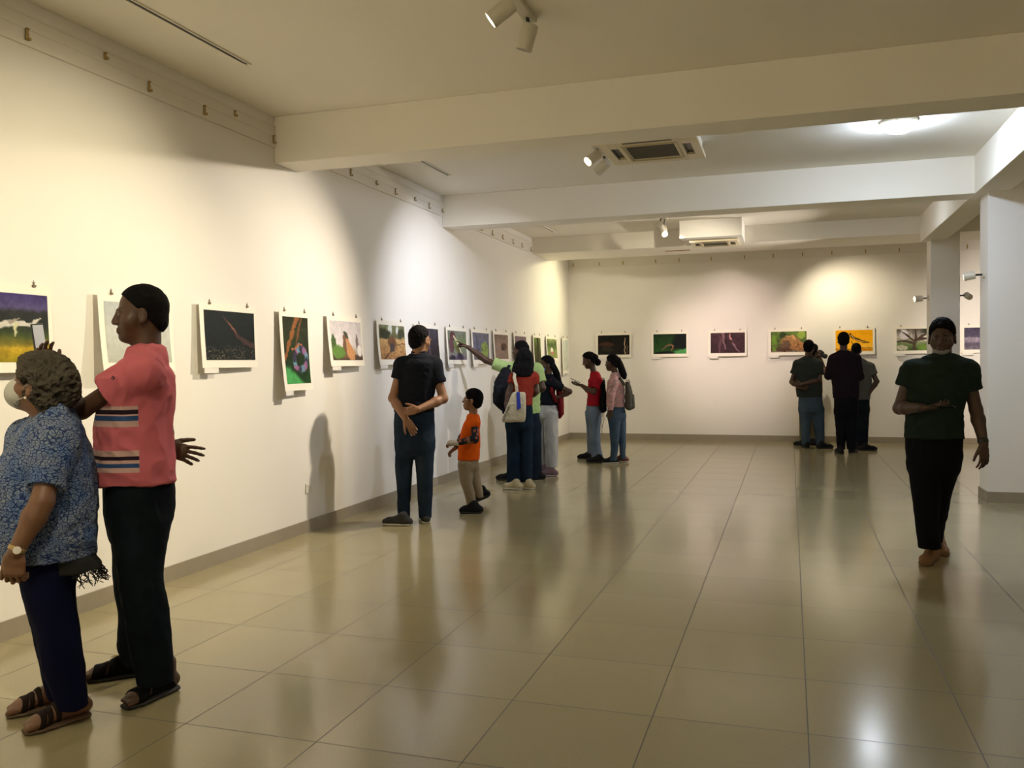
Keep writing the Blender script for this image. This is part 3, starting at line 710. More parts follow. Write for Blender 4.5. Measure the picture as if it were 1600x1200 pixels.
# ------------------------------------------------------------------ cloth, skin and hair surfaces
def cloth(name, col, rough=.9, var=.12, scale=30, bump=.25, bscale=350, sheen=.0): return mat(name, col, rough, spec=.08, var=var, scale=scale, bump=bump, bscale=bscale, sheen=sheen)
SKIN_D = mat('skin_dark_brown', (.070, .033, .018), .5, var=.12, scale=14, bump=.12, bscale=160, spec=.4)
SKIN_M = mat('skin_brown', (.27, .135, .072), .5, var=.1, scale=14, bump=.12, bscale=160, spec=.4)
SKIN_X = mat('skin_deep_brown', (.07, .04, .027), .5, var=.1, scale=14, bump=.1, bscale=160, spec=.35)
HAIR_B = mat('hair_black', (.005, .0045, .005), .8, var=.3, scale=60, bump=.35, bscale=220, spec=.08)
LIPS = mat('lips', (.14, .05, .04), .45)
EYEW = mat('eye_white', (.26, .23, .20), .3); EYED = mat('eye_dark', (.015, .01, .008), .15)
def denim(name, a, b):
    m, N, L, P = newmat(name); tc = N.new('ShaderNodeTexCoord')
    n1 = N.new('ShaderNodeTexNoise'); n1.inputs['Scale'].default_value = 5; n1.inputs['Detail'].default_value = 5; L.new(tc.outputs['Object'], n1.inputs['Vector'])
    n2 = N.new('ShaderNodeTexNoise'); n2.inputs['Scale'].default_value = 300; L.new(tc.outputs['Object'], n2.inputs['Vector'])
    ad = N.new('ShaderNodeMath'); ad.operation = 'MULTIPLY_ADD'; L.new(n2.outputs[0], ad.inputs[0]); ad.inputs[1].default_value = .35; L.new(n1.outputs[0], ad.inputs[2])
    mr = N.new('ShaderNodeMapRange'); L.new(ad.outputs[0], mr.inputs[0]); mr.inputs[1].default_value = .45; mr.inputs[2].default_value = .95
    mx = N.new('ShaderNodeMix'); mx.data_type = 'RGBA'; L.new(mr.outputs[0], mx.inputs[0]); mx.inputs[6].default_value = (*a, 1); mx.inputs[7].default_value = (*b, 1)
    L.new(mx.outputs[2], P.inputs['Base Color']); P.inputs['Roughness'].default_value = .9; P.inputs['Specular IOR Level'].default_value = .06
    bp = N.new('ShaderNodeBump'); bp.inputs['Strength'].default_value = .3; bp.inputs['Distance'].default_value = .002; L.new(n2.outputs[0], bp.inputs['Height']); L.new(bp.outputs[0], P.inputs['Normal'])
    return m

# ------------------------------------------------------------------ a person
class Person:
    """frame: r to the right, a away from the viewer's place, u up; origin on the floor at the person's base"""
    def __init__(s, label, base, res=.007, seed=1, off=0.0):
        s.b = onz(*base, 0.0); v = s.b-CAM; D = math.hypot(v[0], v[1])
        s.D = D+off; s.b = np.array([CAM[0]+v[0]/D*s.D, CAM[1]+v[1]/D*s.D, 0.0])
        s.a = np.array([v[0]/D, v[1]/D, 0]); s.r = np.array([s.a[1], -s.a[0], 0]); s.u = np.array([0, 0, 1.])
        s.res = res; s.seed = seed
        s.ppm = FPX/((s.b-CAM) @ AX_F)
        s.e = empty('person', s.b, label, 'person')
    def J(s, px, py, off=0.0):
        """photo direction -> point standing off metres behind (or before) the person's base"""
        d = ray(px, py); k = (s.D+off)/math.hypot(d[0], d[1]); return CAM+d*k-s.b
    def W(s, r, a, u): return s.r*r+s.a*a+s.u*u
    def dirv(s, rel, pitch=0):
        """rel: 0 looks away, 90 left, 180 to the viewer, -90 right"""
        t, p = math.radians(rel), math.radians(pitch)
        return (-s.r*math.sin(t)+s.a*math.cos(t))*math.cos(p)+s.u*math.sin(p)
    def secs(s, rows):
        """rows (y, xl, xr, half depth, offset): outline seen across -> sections"""
        o = []
        for row in rows:
            y, xl, xr, rv = row[:4]; off = row[4] if len(row) > 4 else 0
            o.append((s.J((xl+xr)/2, y, off), (max((xr-xl)/2/s.ppm*(1+off/s.D), .012), rv)))
        return o
    def obj(s, name, sol, m, amp=0, relaxn=1, parent=None, label=None, res=None, **kw):
        V, Q = sol.mesh(res or s.res)
        if relaxn: V = relax(V, Q, relaxn)
        if amp: V = folds(V, Q, amp, seed=s.seed, **kw)
        o = mesh_np(name, V, Q[:, ::-1] if False else Q, m, parent or s.e)
        if label: o['label'] = label
        return o
    # ---- head
    def head(s, c, rel, pitch=0, roll=0, sc_=1.0, body=None, ears=(1, 1)):
        y = s.dirv(rel, pitch); x = np.cross(y, s.u); x /= np.linalg.norm(x); z = np.cross(x, y)
        if roll:
            q = math.radians(roll); x, z = x*math.cos(q)+z*math.sin(q), -x*math.sin(q)+z*math.cos(q)
        s.hR = np.array([x, y, z]); s.hc = np.array(c, float); s.hs = sc_
        B = body; H = s.hp; R = s.hR; k = sc_
        E = lambda p, r, kk=.012, op='+': B.ell(H(*p), np.array(r)*k, R, kk*k, op)
        C = lambda p, q, r0, r1, kk=.008, op='+': B.cap(H(*p), H(*q), r0*k, r1*k, k=kk*k, op=op)
        E((0, -.012, .03), (.074, .093, .088)); E((0, .034, -.042), (.058, .055, .072), .03); E((0, .062, -.096), (.026, .026, .020), .03)
        E((-.045, .045, -.03), (.026, .03, .03), .02); E((.045, .045, -.03), (.026, .03, .03), .02)
        C((-.035, .076, .016), (.035, .076, .016), .011, .011, .014)
        E((-.031, .094, -.002), (.015, .012, .010), .01, '-'); E((.031, .094, -.002), (.015, .012, .010), .01, '-')
        E((-.031, .074, -.003), (.014, .014, .0125), .004); E((.031, .074, -.003), (.014, .014, .0125), .004)
        C((0, .084, .012), (0, .101, -.030), .0095, .0135, .012); E((-.012, .095, -.034), (.009, .011, .008), .006); E((.012, .095, -.034), (.009, .011, .008), .006)
        C((-.018, .090, -.060), (.018, .090, -.060), .0070, .0065, .006); C((-.015, .089, -.071), (.015, .089, -.071), .0085, .0075, .006)
        C((-.02, .098, -.0652), (.02, .098, -.0652), .0022, .0022, .004, '-')
        for sg in (-1, 1):
            if ears[0 if sg < 0 else 1]:
                E((sg*.078, -.006, -.008), (.009, .019, .031), .008); E((sg*.087, .0, -.004), (.006, .010, .018), .006, '-'); E((sg*.080, -.002, -.034), (.008, .010, .010), .006)
        return s
    def hp(s, x, y, z): return s.hc+s.hs*(s.hR[0]*x+s.hR[1]*y+s.hR[2]*z)
    def face(s, brow=HAIR_B):
        k = s.hs
        for sg in (-1, 1):
            b = Solid().ell(s.hp(sg*.031, .0775, -.003), np.array((.0115, .0115, .0080))*k, s.hR); ey = s.obj('eye', b, EYEW, res=.0035)
            b = Solid().ell(s.hp(sg*.031, .0865, -.003), np.array((.0058, .0035, .0058))*k, s.hR); s.obj('iris', b, EYED, res=.0022, parent=ey)
            b = Solid().cap(s.hp(sg*.016, .089, .019), s.hp(sg*.046, .079, .018), .0042*k, .0028*k); s.obj('eyebrow', b, brow, res=.003)
        b = Solid().cap(s.hp(-.017, .0895, -.0615), s.hp(.017, .0895, -.0615), .0055*k, .0055*k).cap(s.hp(-.013, .0885, -.0705), s.hp(.013, .0885, -.0705), .0068*k, .0068*k, k=.003)
        s.obj('lips', b, LIPS, res=.003)
    def short_hair(s, m=HAIR_B, grow=.006, top=0, amp=.004, res=None, name='hair', line=(.070, .088, -.076, -.074)):
        k = s.hs; b = Solid()
        b.ell(s.hp(0, -.014, .033+top/2), (np.array((.076, .095, .089+top/2))+grow)*k, s.hR)
        b.ell(s.hp(0, -.05, -.035), (np.array((.062, .052, .05))+grow*.6)*k, s.hR, .03)
        y0, z0, y1, z1 = line
        p = s.hp(0, y0, z0); q = s.hp(0, y1, z1); t = q-p; n = np.cross(t, s.hR[0]);
        if np.dot(n, s.hR[1]) < 0: n = -n
        b.half(p, n)
        for sg in (-1, 1): b.ell(s.hp(sg*.086, .006, -.012), np.array((.02, .026, .036))*k, s.hR, .008, '-')
        b.ell(s.hp(0, .100, -.005), np.array((.066, .058, .078))*k, s.hR, .012, '-')
        return s.obj(name, b, m, amp=amp, res=res or min(s.res, .005), sx=45, sz=45)
    # ---- hand: w wrist, d pointing direction, n palm facing, t thumb side
    def hand(s, B, w, d, n, t, curl=30, size=1.0, r=1.0, spread=1.0, thumb=40, curls=None):
        d = np.array(d, float)/np.linalg.norm(d); n = np.array(n, float); n -= d*np.dot(n, d); n /= np.linalg.norm(n)
        x = np.cross(d, n); x = x if np.dot(x, t) > 0 else -x; w = np.array(w, float); S = size
        B.cap(w, w+d*.035*S, (.026*S*r, .019*S*r), (.034*S*r, .016*S*r), side=x, k=.012)
        B.cap(w+d*.035*S, w+d*.080*S, (.036*S*r, .0155*S*r), (.040*S*r, .0135*S*r), side=x, k=.012)
        for i, (o, l) in enumerate(((.0285, .93), (.0095, 1.0), (-.0095, .94), (-.028, .76))):
            p = w+d*(.086-.004*abs(i-1))*S+x*o*S; c = (curls[i] if curls else curl)
            a = math.radians(-(i-1.3)*3.5*spread); f = d*math.cos(a)+x*math.sin(a); ang = math.radians(c*.6)
            q = f*math.cos(ang)+n*math.sin(ang); rr = .0088*S*r
            for L_, r0, r1 in ((.044, 1, .93), (.026, .93, .87), (.021, .87, .74)):
                e = p+q*L_*l*S; B.cap(p, e, rr*r0, rr*r1, k=.004)
                p = e; ang += math.radians(c); q = f*math.cos(ang)+n*math.sin(ang)
        p = w+d*.022*S+x*.026*S; a = math.radians(thumb)
        q = d*math.cos(a)+x*math.sin(a)*.85+n*.35; q /= np.linalg.norm(q); e = p+q*.042*S
        B.cap(p, e, .0155*S*r, .0115*S*r, k=.012)
        q = q+d*.45+n*.15; q /= np.linalg.norm(q); e2 = e+q*.030*S; B.cap(e, e2, .0112*S*r, .010*S*r, k=.004); e3 = e2+(q+d*.25)*.022*S; B.cap(e2, e3, .0098*S*r, .008*S*r, k=.004)
    def arm(s, B, sh, el, wr, r=(.047, .040, .041, .026)):
        m = el+(wr-el)*.3
        B.cap(sh, el, r[0], r[1], k=.03); B.cap(el, m, r[1]*.98, r[2], k=.02); B.cap(m, wr, r[2], r[3], k=.02)
    def foot_at(s, px, py, z=.0): return onz(px, py, z)-s.b
    def shoe(s, ank, rel, L=.27, m=None, sole=None, name='shoe', pitch=0, wid=.043, high=.06, parent=None, heel_h=0):
        """ank: ankle point over the floor; the foot points along rel"""
        f = s.dirv(rel); x = np.cross(f, s.u); g = np.array([ank[0], ank[1], 0.0])
        z0 = heel_h
        hl = g-f*.055+s.u*(.034+z0); mid = g+f*.06+s.u*(.040+z0*.6); ball = g+f*(L*.46)+s.u*.036; toe = g+f*(L*.60)+s.u*.030
        B = Solid()
        B.cap(hl, mid, (.036, .034), (.036, .036), side=x, k=.02); B.cap(mid, ball, (.036, .036), (wid*.95, .034), side=x, k=.02); B.cap(ball, toe, (wid*.95, .032), (wid*.74, .025), side=x, k=.02)
        B.cap(g+s.u*(.04+z0)-f*.01, g+s.u*(high+.025+z0), (.036, .046), (.037, .042), side=x, k=.035); B.cap(g+s.u*(.078+z0), g+f*(L*.30)+s.u*.042, .026, .022, k=.03)
        if not z0: B.half(g+s.u*.014, -s.u)
        o = s.obj(name, B, m, amp=.0012, res=min(s.res, .006))
        T = Solid(); T.cap(hl-s.u*.020, ball-s.u*.020, (.040, .022), (wid+.004, .022), side=x, k=.02); T.cap(ball-s.u*.020, toe-s.u*.015, (wid+.004, .022), (wid*.84, .020), side=x, k=.02)
        if not z0: T.half(g+s.u*.001, -s.u); T.half(g+s.u*.020, s.u)
        s.obj('sole', T, sole or m, res=min(s.res, .005), parent=o)
        return o
    def leg_body(s, B, hip, kn, an, r=(.075, .052, .032)):
        B.cap(hip, kn, r[0], r[1], k=.03); B.cap(kn, an+(kn-an)*.6, r[1]*.95, r[1]*.92, k=.02); B.cap(an+(kn-an)*.6, an, r[1]*.92, r[2], k=.02)

def make(P, skin, head, neck, shirt, shirt_m, arms, pelvis, legs, trouser_m, sleeve_r=1.0, long_sleeve=False, shirt_name='t_shirt', shirt_amp=.005, tr_amp=.004,
         hair=None, face=False, sh_r=.066, ears=(1, 1), sleeve_m=None, feet=None, trouser_name='trousers', shirt_sx=9, yoke=True):
    """head=(px,py,off,rel,pitch,roll,scale) neck=(px,py,off,r); arms=[dict(sh,el,wr,cut,hand)]; legs=[rows]"""
    B = Solid(); J = P.J
    P.head(J(*head[:3]), head[3], head[4], head[5], head[6], B, ears)
    nb = J(*neck[:3]); nt = P.hp(0, -.022, -.06); B.cap(nb-P.u*.03, nt, neck[3]*1.06, neck[3], k=.03)
    ts = P.secs(shirt); B.chain([(p, (r[0]*.84, r[1]*.82)) for p, r in ts], k=.03, side=P.r, flat=2, e=.03)
    for a in arms:
        sh, el, wr = J(*a['sh']), J(*a['el']), J(*a['wr']); q = a.get('r', 1.0)
        P.arm(B, sh, el, wr, tuple(x*q for x in (.044, .037, .039, .026)))
        h = a.get('hand')
        if h: P.hand(B, wr, P.W(*h['d']), P.W(*h['n']), P.W(*h['t']), h.get('curl', 25), h.get('size', 1.0), h.get('r', 1.0), h.get('spread', 1.0), h.get('thumb', 40), h.get('curls'))
    for lg in legs:
        B.chain([(p, (r[0]*.72, r[1]*.72)) for p, r in P.secs(lg)], k=.02, side=P.r, flat=2)
    for ft in (feet or []): ft(B)
    P.obj('body', B, skin)
    # shirt
    S = Solid(); S.chain(ts, k=.03, flat=2, side=P.r, e=.045)
    if yoke:
        a, b = arms[0], arms[1]; m0, m1 = J(*a['sh']), J(*b['sh'])
        top = nb-P.u*.035
        S.cap(m0, top, sh_r*.95, sh_r*.9, k=.04); S.cap(m1, top, sh_r*.95, sh_r*.9, k=.04)
    S.cap(nb-P.u*.03, nb+(nt-nb)*.06, neck[3]*1.25, neck[3]*1.22, k=.03, flat=2)
    SL = S if sleeve_m is None else None
    for a in arms:
        T = SL or Solid()
        sh, el, wr = J(*a['sh']), J(*a['el']), J(*a['wr']); q = a.get('r', 1.0)*sleeve_r; cut = a.get('cut', .6)
        if long_sleeve:
            T.cap(sh, el, sh_r*q, .054*q, k=.035); T.cap(el, el+(wr-el)*.97, .054*q, .040*q, k=.02, flat=2)
        else: T.cap(sh, sh+(el-sh)*cut, sh_r*q, a.get('sr', .060)*q, k=.035, flat=2)
        if sleeve_m is not None: P.obj('sleeve', T, sleeve_m, amp=.003, sx=14, sz=14)
    P.obj(shirt_name, S, shirt_m, amp=shirt_amp, sx=shirt_sx, sz=shirt_sx)
    T = Solid(); T.chain([(p, (r[0]-.008, r[1]-.010)) if i == 0 else (p, r) for i, (p, r) in enumerate(P.secs(pelvis))], k=.04, side=P.r, flat=1)
    for lg in legs: T.chain(P.secs(lg), k=.025, flat=2, side=P.r)
    P.obj(trouser_name, T, trouser_m, amp=tr_amp, sx=11, sz=6)
    if face: P.face()
    if hair: P.short_hair(**hair)

def bare_foot(P, ank, rel, L, flat=.0):
    """returns (adder for the body, list of foot shapes for the straps)"""
    f = P.dirv(rel); x = np.cross(f, P.u); g = np.array([ank[0], ank[1], 0.0]); up = P.u
    sh = [((g-f*.05+up*.050), (g+f*.04+up*.058), (.030, .030), (.031, .034)),
          ((g+f*.04+up*.058), (g+f*L*.52+up*.038), (.031, .034), (.042, .021)),
          ((g+f*L*.52+up*.038), (g+f*L*.60+up*.034), (.042, .021), (.040, .017)),
          ((g+up*.06-f*.02), (g+up*.13-f*.02), (.033, .038), (.036, .040))]
    def add(B):
        for a, b, ra, rb in sh: B.cap(a, b, ra, rb, side=x, k=.02)
        for i, o in enumerate((-.030, -.012, .004, .019, .031)):
            B.cap(g+f*L*.58+x*o+up*.033, g+f*(L*(.715-.012*i if i else .72))+x*o*1.05+up*.030, .012 if i else .0145, .0085 if i else .012, k=.004)
    return add, sh, f, x, g
def sandal(P, ft, m, sole_m, L, bands):
    add, sh, f, x, g = ft; up = P.u
    T = Solid(); T.cap(g-f*.058+up*.012, g+f*L*.5+up*.010, (.037, .012), (.047, .012), side=x, k=.01); T.cap(g+f*L*.5+up*.010, g+f*L*.70+up*.010, (.047, .012), (.036, .011), side=x, k=.01)
    T.half(g+up*.001, -up)
    o = P.obj('sandal', T, sole_m, res=.004)
    for c, wdt, tilt in bands:
        S = Solid()
        for a, b, ra, rb in sh: S.cap(a, b, np.array(ra)+.005, np.array(rb)+.005, side=x, k=.02)
        n = f+up*tilt; n = n/np.linalg.norm(n); p = g+f*c+up*.03
        S.half(p-n*wdt/2, -n); S.half(p+n*wdt/2, n); S.half(g+up*.006, -up)
        P.obj('strap', S, m, res=.0035, parent=o)
def ring_band(P, name, c, d, r, wdt, m):
    d = d/np.linalg.norm(d)
    S = Solid().cap(c-d*wdt/2, c+d*wdt/2, r, r, flat=3, k=.004)
    return P.obj(name, S, m, res=.0035)

WHITE_SOLE = mat('sole_white', (.62, .60, .52), .6); BLACK_SHOE = mat('shoe_black', (.008, .008, .009), .7, bump=.2, spec=.15); BLACK_SOLE = mat('sole_black', (.02, .02, .02), .7)
PHONE = mat('phone_black', (.012, .012, .015), .25)
def phone(loc, R, label, scr, w_=.072, h_=.148):
    """R rows: width axis, screen normal, long axis"""
    R = np.array(R, float); e = empty('phone', loc, label, 'phone')
    MB().box((-w_/2, -.004, -h_/2), (w_/2, .004, h_/2), R.T).build('case', PHONE, e, bevel=.003)
    MB().box((-w_/2+.004, .004, -h_/2+.006), (w_/2-.004, .0048, h_/2-.006), R.T).build('screen', scr, e)
    MB().box((-w_/2+.008, -.0055, h_/2-.03), (-w_/2+.026, -.004, h_/2-.008), R.T).build('camera_bump', PHONE, e)
    return e
def frame_from(n, up):
    n = np.array(n, float)/np.linalg.norm(n); up = np.array(up, float); up -= n*np.dot(up, n); up /= np.linalg.norm(up)
    return np.array([np.cross(n, up), n, up])
def backpack(P, name, rows, m, label, strap_pts=None, pocket=None, m2=None):
    """rows as for secs, in the frame of P"""
    S = Solid(); S.chain(P.secs(rows), k=.03, side=P.r)
    e = empty(name, P.b, label, 'backpack' if 'backpack' in name else 'bag')
    V, Q = S.mesh(.008); V = relax(V, Q, 2); V = folds(V, Q, .006, 12, 12, P.seed+40); mesh_np('pack_body', V, Q, m, e)
    if pocket:
        S = Solid(); S.chain(P.secs(pocket), k=.03, side=P.r); V, Q = S.mesh(.007); V = folds(relax(V, Q), Q, .003, 12, 12, 3); mesh_np('front_pocket', V, Q, m2 or m, e)
    for sp_ in (strap_pts or []):
        pts = [P.J(*q) for q in sp_]; S = Solid()
        for i in range(len(pts)-1): S.cap(pts[i], pts[i+1], (.022, .007), (.022, .007), side=P.r, k=.008)
        V, Q = S.mesh(.005); mesh_np('shoulder_strap', V, Q, m2 or m, e)
    # top loop
    t = P.secs(rows)[0][0]
    MB().tube([t+np.array([-.03, 0, .01]), t+np.array([-.02, 0, .045]), t+np.array([.02, 0, .045]), t+np.array([.03, 0, .01])], .006, 8).build('carry_loop', m, e, smooth=True)
    return e

# ================================================================== man in the pink T-shirt
P = Person('person in pink T-shirt with striped panel and dark jeans, one arm raised to the wall', (225, 1085), res=.0045, seed=3)
def pink_cloth(P):
    m, N, L, B_ = newmat('pink_striped_jersey'); tc = N.new('ShaderNodeTexCoord'); sp = N.new('ShaderNodeSeparateXYZ'); L.new(tc.outputs['Object'], sp.inputs[0])
    no = N.new('ShaderNodeTexNoise'); no.inputs['Scale'].default_value = 3; no.inputs['Detail'].default_value = 3; L.new(tc.outputs['Object'], no.inputs['Vector'])
    wv = N.new('ShaderNodeMath'); wv.operation = 'MULTIPLY_ADD'; L.new(no.outputs[0], wv.inputs[0]); wv.inputs[1].default_value = .012; L.new(sp.outputs[2], wv.inputs[2])
    zz = lambda y: P.J(185, y)[2]+.006
    z0, z1 = zz(745), zz(630); mr = N.new('ShaderNodeMapRange'); mr.inputs[1].default_value = z0; mr.inputs[2].default_value = z1; L.new(wv.outputs[0], mr.inputs[0])
    cr = N.new('ShaderNodeValToRGB'); cr.color_ramp.interpolation = 'CONSTANT'
    pk = (.50, .125, .155); wh = (.50, .33, .31); bk = (.02, .01, .02); bl = (.03, .07, .19)
    st = [(745, pk), (733, wh), (726, bl), (719.5, wh), (714.5, bk), (709, wh), (700, pk), (664, wh), (655, bl), (647.5, wh), (645, bk), (638.5, wh), (633, pk)]
    els = cr.color_ramp.elements
    els[0].position = 0; els[0].color = (*pk, 1); els[1].position = 1; els[1].color = (*pk, 1)
    for y, c in st[1:]:
        e_ = els.new(min(.999, max(0.001, (zz(y)-z0)/(z1-z0)))); e_.color = (*c, 1)
    L.new(mr.outputs[0], cr.inputs[0])
    dp = N.new('ShaderNodeVectorMath'); dp.operation = 'DOT_PRODUCT'; L.new(tc.outputs['Object'], dp.inputs[0]); dp.inputs[1].default_value = tuple(P.r)
    lim = float(P.J(217, 690) @ P.r); lt = N.new('ShaderNodeMath'); lt.operation = 'LESS_THAN'; L.new(dp.outputs['Value'], lt.inputs[0]); lt.inputs[1].default_value = lim
    mx = N.new('ShaderNodeMix'); mx.data_type = 'RGBA'; L.new(lt.outputs[0], mx.inputs[0]); mx.inputs[6].default_value = (*pk, 1); L.new(cr.outputs[0], mx.inputs[7])
    L.new(mx.outputs[2], B_.inputs['Base Color']); B_.inputs['Roughness'].default_value = .9; B_.inputs['Specular IOR Level'].default_value = .15
    nb = N.new('ShaderNodeTexNoise'); nb.inputs['Scale'].default_value = 300; L.new(tc.outputs['Object'], nb.inputs['Vector'])
    bp = N.new('ShaderNodeBump'); bp.inputs['Strength'].default_value = .2; bp.inputs['Distance'].default_value = .002; L.new(nb.outputs[0], bp.inputs['Height']); L.new(bp.outputs[0], B_.inputs['Normal'])
    return m
fn = bare_foot(P, P.foot_at(256, 1084), 128, .27); ff = bare_foot(P, P.foot_at(204, 1056), 88, .27)
make(P, SKIN_D, (220, 491, 0, 90, -2, 0, 1.03), (229, 549, 0, .056),
     [(562, 206, 250, .12), (582, 188, 266, .17), (612, 170, 268, .18), (650, 156, 266, .165), (700, 153, 266, .16), (735, 153, 270, .165), (753, 153, 272, .165)], pink_cloth(P),
     [dict(sh=(222, 581, -.16), el=(127, 641, -.02), wr=(78, 592, .12), cut=.52, sr=.078, hand=dict(d=(-.25, .1, 1), n=(.5, -.8, .1), t=(1, .3, .3), curl=28, thumb=30)),
      dict(sh=(226, 581, .16), el=(256, 668, .24), wr=(258, 700, .10), cut=.6, hand=dict(d=(1, -.25, -.30), n=(.1, 1, -.2), t=(0, 0, 1), curls=[16, 22, 26, 30], spread=2.2, thumb=42))],
     [(742, 164, 271, .16), (790, 167, 270, .16), (830, 173, 262, .15)],
     [[(815, 182, 264, .10, -.07), (900, 186, 253, .085, -.09), (960, 197, 262, .08, -.09), (1020, 206, 267, .072, -.08), (1066, 217, 270, .068, -.06)],
      [(815, 176, 250, .10, .08), (900, 180, 240, .085, .1), (960, 186, 240, .075, .12), (1010, 186, 229, .068, .12), (1038, 199, 234, .06, .12)]],
     denim('denim_dark_green', (.004, .006, .009), (.010, .016, .021)), sh_r=.075, shirt_name='t_shirt', shirt_amp=.011, hair=dict(grow=.005, line=(.068, .082, -.080, -.080), amp=.0015, res=.004), face=True, feet=[fn[0], ff[0]], shirt_sx=7, trouser_name='jeans')
for ft in (fn, ff): sandal(P, ft, mat('strap_black', (.004, .004, .004), .8, spec=.1), mat('sandal_sole_black', (.02, .017, .014), .7), .27, [(.132, .055, .3), (.065, .045, 0), (-.01, .05, -.9), (.02, .03, -.5)])
# small embroidered mark on the sleeve
c = P.J(174, 592, -.245); MB().tube([c, c+P.W(.004, 0, .012), c+P.W(.010, 0, .006), c+P.W(.006, 0, -.004)], .003, 6).build('sleeve_mark', mat('mark_navy', (.02, .015, .04), .7), P.e)
SCR = mat('phone_screen_pale', (.55, .58, .68), .2)
n_ = P.dirv(-122, 5); phone(P.b+P.J(61, 533, .14), frame_from(n_, P.W(-.14, 0, 1)), 'phone held up in front of the pale bird photograph', SCR)

# ================================================================== woman in the blue blouse
P = Person('person in blue patterned blouse and navy trousers with short grey curly hair', (95, 1125), res=.0045, seed=5)
def blouse():
    m, N, L, B_ = newmat('blue_leaf_print'); tc = N.new('ShaderNodeTexCoord')
    no = N.new('ShaderNodeTexNoise'); no.inputs['Scale'].default_value = 16; no.inputs['Detail'].default_value = 2; L.new(tc.outputs['Object'], no.inputs['Vector'])
    mp = N.new('ShaderNodeVectorMath'); mp.operation = 'MULTIPLY_ADD'; L.new(no.outputs['Color'], mp.inputs[0]); mp.inputs[1].default_value = (.05, .05, .05); L.new(tc.outputs['Object'], mp.inputs[2])
    sc2 = N.new('ShaderNodeMapping'); sc2.inputs['Scale'].default_value = (1, 1, 1.9); L.new(mp.outputs[0], sc2.inputs['Vector'])
    vo = N.new('ShaderNodeTexVoronoi'); vo.feature = 'DISTANCE_TO_EDGE'; vo.inputs['Scale'].default_value = 50; L.new(sc2.outputs[0], vo.inputs['Vector'])
    cr = N.new('ShaderNodeValToRGB'); e_ = cr.color_ramp.elements
    e_[0].position = 0; e_[0].color = (.012, .018, .05, 1); e_[1].position = 1; e_[1].color = (.05, .11, .27, 1)
    for p_, c_ in ((.05, (.02, .045, .14)), (.13, (.15, .19, .28)), (.24, (.24, .26, .28)), (.34, (.07, .12, .24)), (.5, (.03, .07, .2))):
        q = e_.new(p_); q.color = (*c_, 1)
    L.new(vo.outputs['Distance'], cr.inputs[0])
    n2 = N.new('ShaderNodeTexNoise'); n2.inputs['Scale'].default_value = 11; n2.inputs['Detail'].default_value = 2; L.new(tc.outputs['Object'], n2.inputs['Vector'])
    mr = N.new('ShaderNodeMapRange'); mr.inputs[1].default_value = .42; mr.inputs[2].default_value = .62; L.new(n2.outputs[0], mr.inputs[0])
    mx = N.new('ShaderNodeMix'); mx.data_type = 'RGBA'; mx.blend_type = 'MULTIPLY'; mx.inputs[7].default_value = (.55, .72, 1, 1); L.new(mr.outputs[0], mx.inputs[0]); L.new(cr.outputs[0], mx.inputs[6])
    L.new(mx.outputs[2], B_.inputs['Base Color']); B_.inputs['Roughness'].default_value = .8; B_.inputs['Specular IOR Level'].default_value = .2
    return m
fn = bare_foot(P, P.foot_at(113, 1126), 110, .245); ff = bare_foot(P, P.foot_at(86, 1103), 104, .245)
CUR = mat('hair_grey_brown', (.055, .047, .036), .85, var=.85, scale=11, bump=1.0, bscale=150, spec=.15)
make(P, mat('skin_warm_brown', (.15, .07, .036), .5, var=.12, scale=12, bump=.12, bscale=150), (62, 603, 0, 64, 20, 0, .96), (84, 648, .02, .058),
     [(644, 68, 108, .10), (662, 46, 124, .15), (690, 26, 133, .175), (730, 4, 139, .185), (780, -6, 143, .19), (830, -8, 145, .19), (868, -2, 143, .185)], blouse(),
     [dict(sh=(88, 684, -.13), el=(66, 784, -.235), wr=(25, 862, -.24), cut=.80, sr=.062, r=1.08, hand=dict(d=(-.10, .05, -1), n=(.35, 1, 0), t=(-1, .3, 0), curl=58, thumb=25)),
      dict(sh=(44, 684, .13), el=(4, 775, .18), wr=(-34, 800, .10), cut=.85, sr=.062, hand=dict(d=(-1, 0, .3), n=(0, 0, -1), t=(0, 1, 0), curl=30))],
     [(850, 30, 136, .17), (885, 34, 120, .15)],
     [[(885, 35, 119, .13, -.02), (925, 40, 113, .115, -.04), (985, 59, 121, .105, -.05), (1040, 69, 129, .098, -.05), (1075, 82, 132, .09, -.05), (1102, 92, 136, .08, -.05)],
      [(890, 34, 108, .12, .05), (960, 48, 112, .1, .10), (1040, 66, 116, .088, .14), (1088, 76, 116, .075, .14)]],
     mat('navy_stretch', (.003, .004, .022), .9, var=.2, scale=6, bump=.1, spec=.1), sh_r=.07, shirt_name='blouse', shirt_amp=.008, feet=[fn[0], ff[0]], tr_amp=.003, ears=(1, 1), face=True)
for ft in (fn, ff): sandal(P, ft, mat('strap_brown', (.014, .008, .006), .8, spec=.15), mat('sandal_sole_tan', (.09, .055, .03), .7), .245, [(.125, .022, .3), (.095, .02, .1), (.06, .02, -.1)])
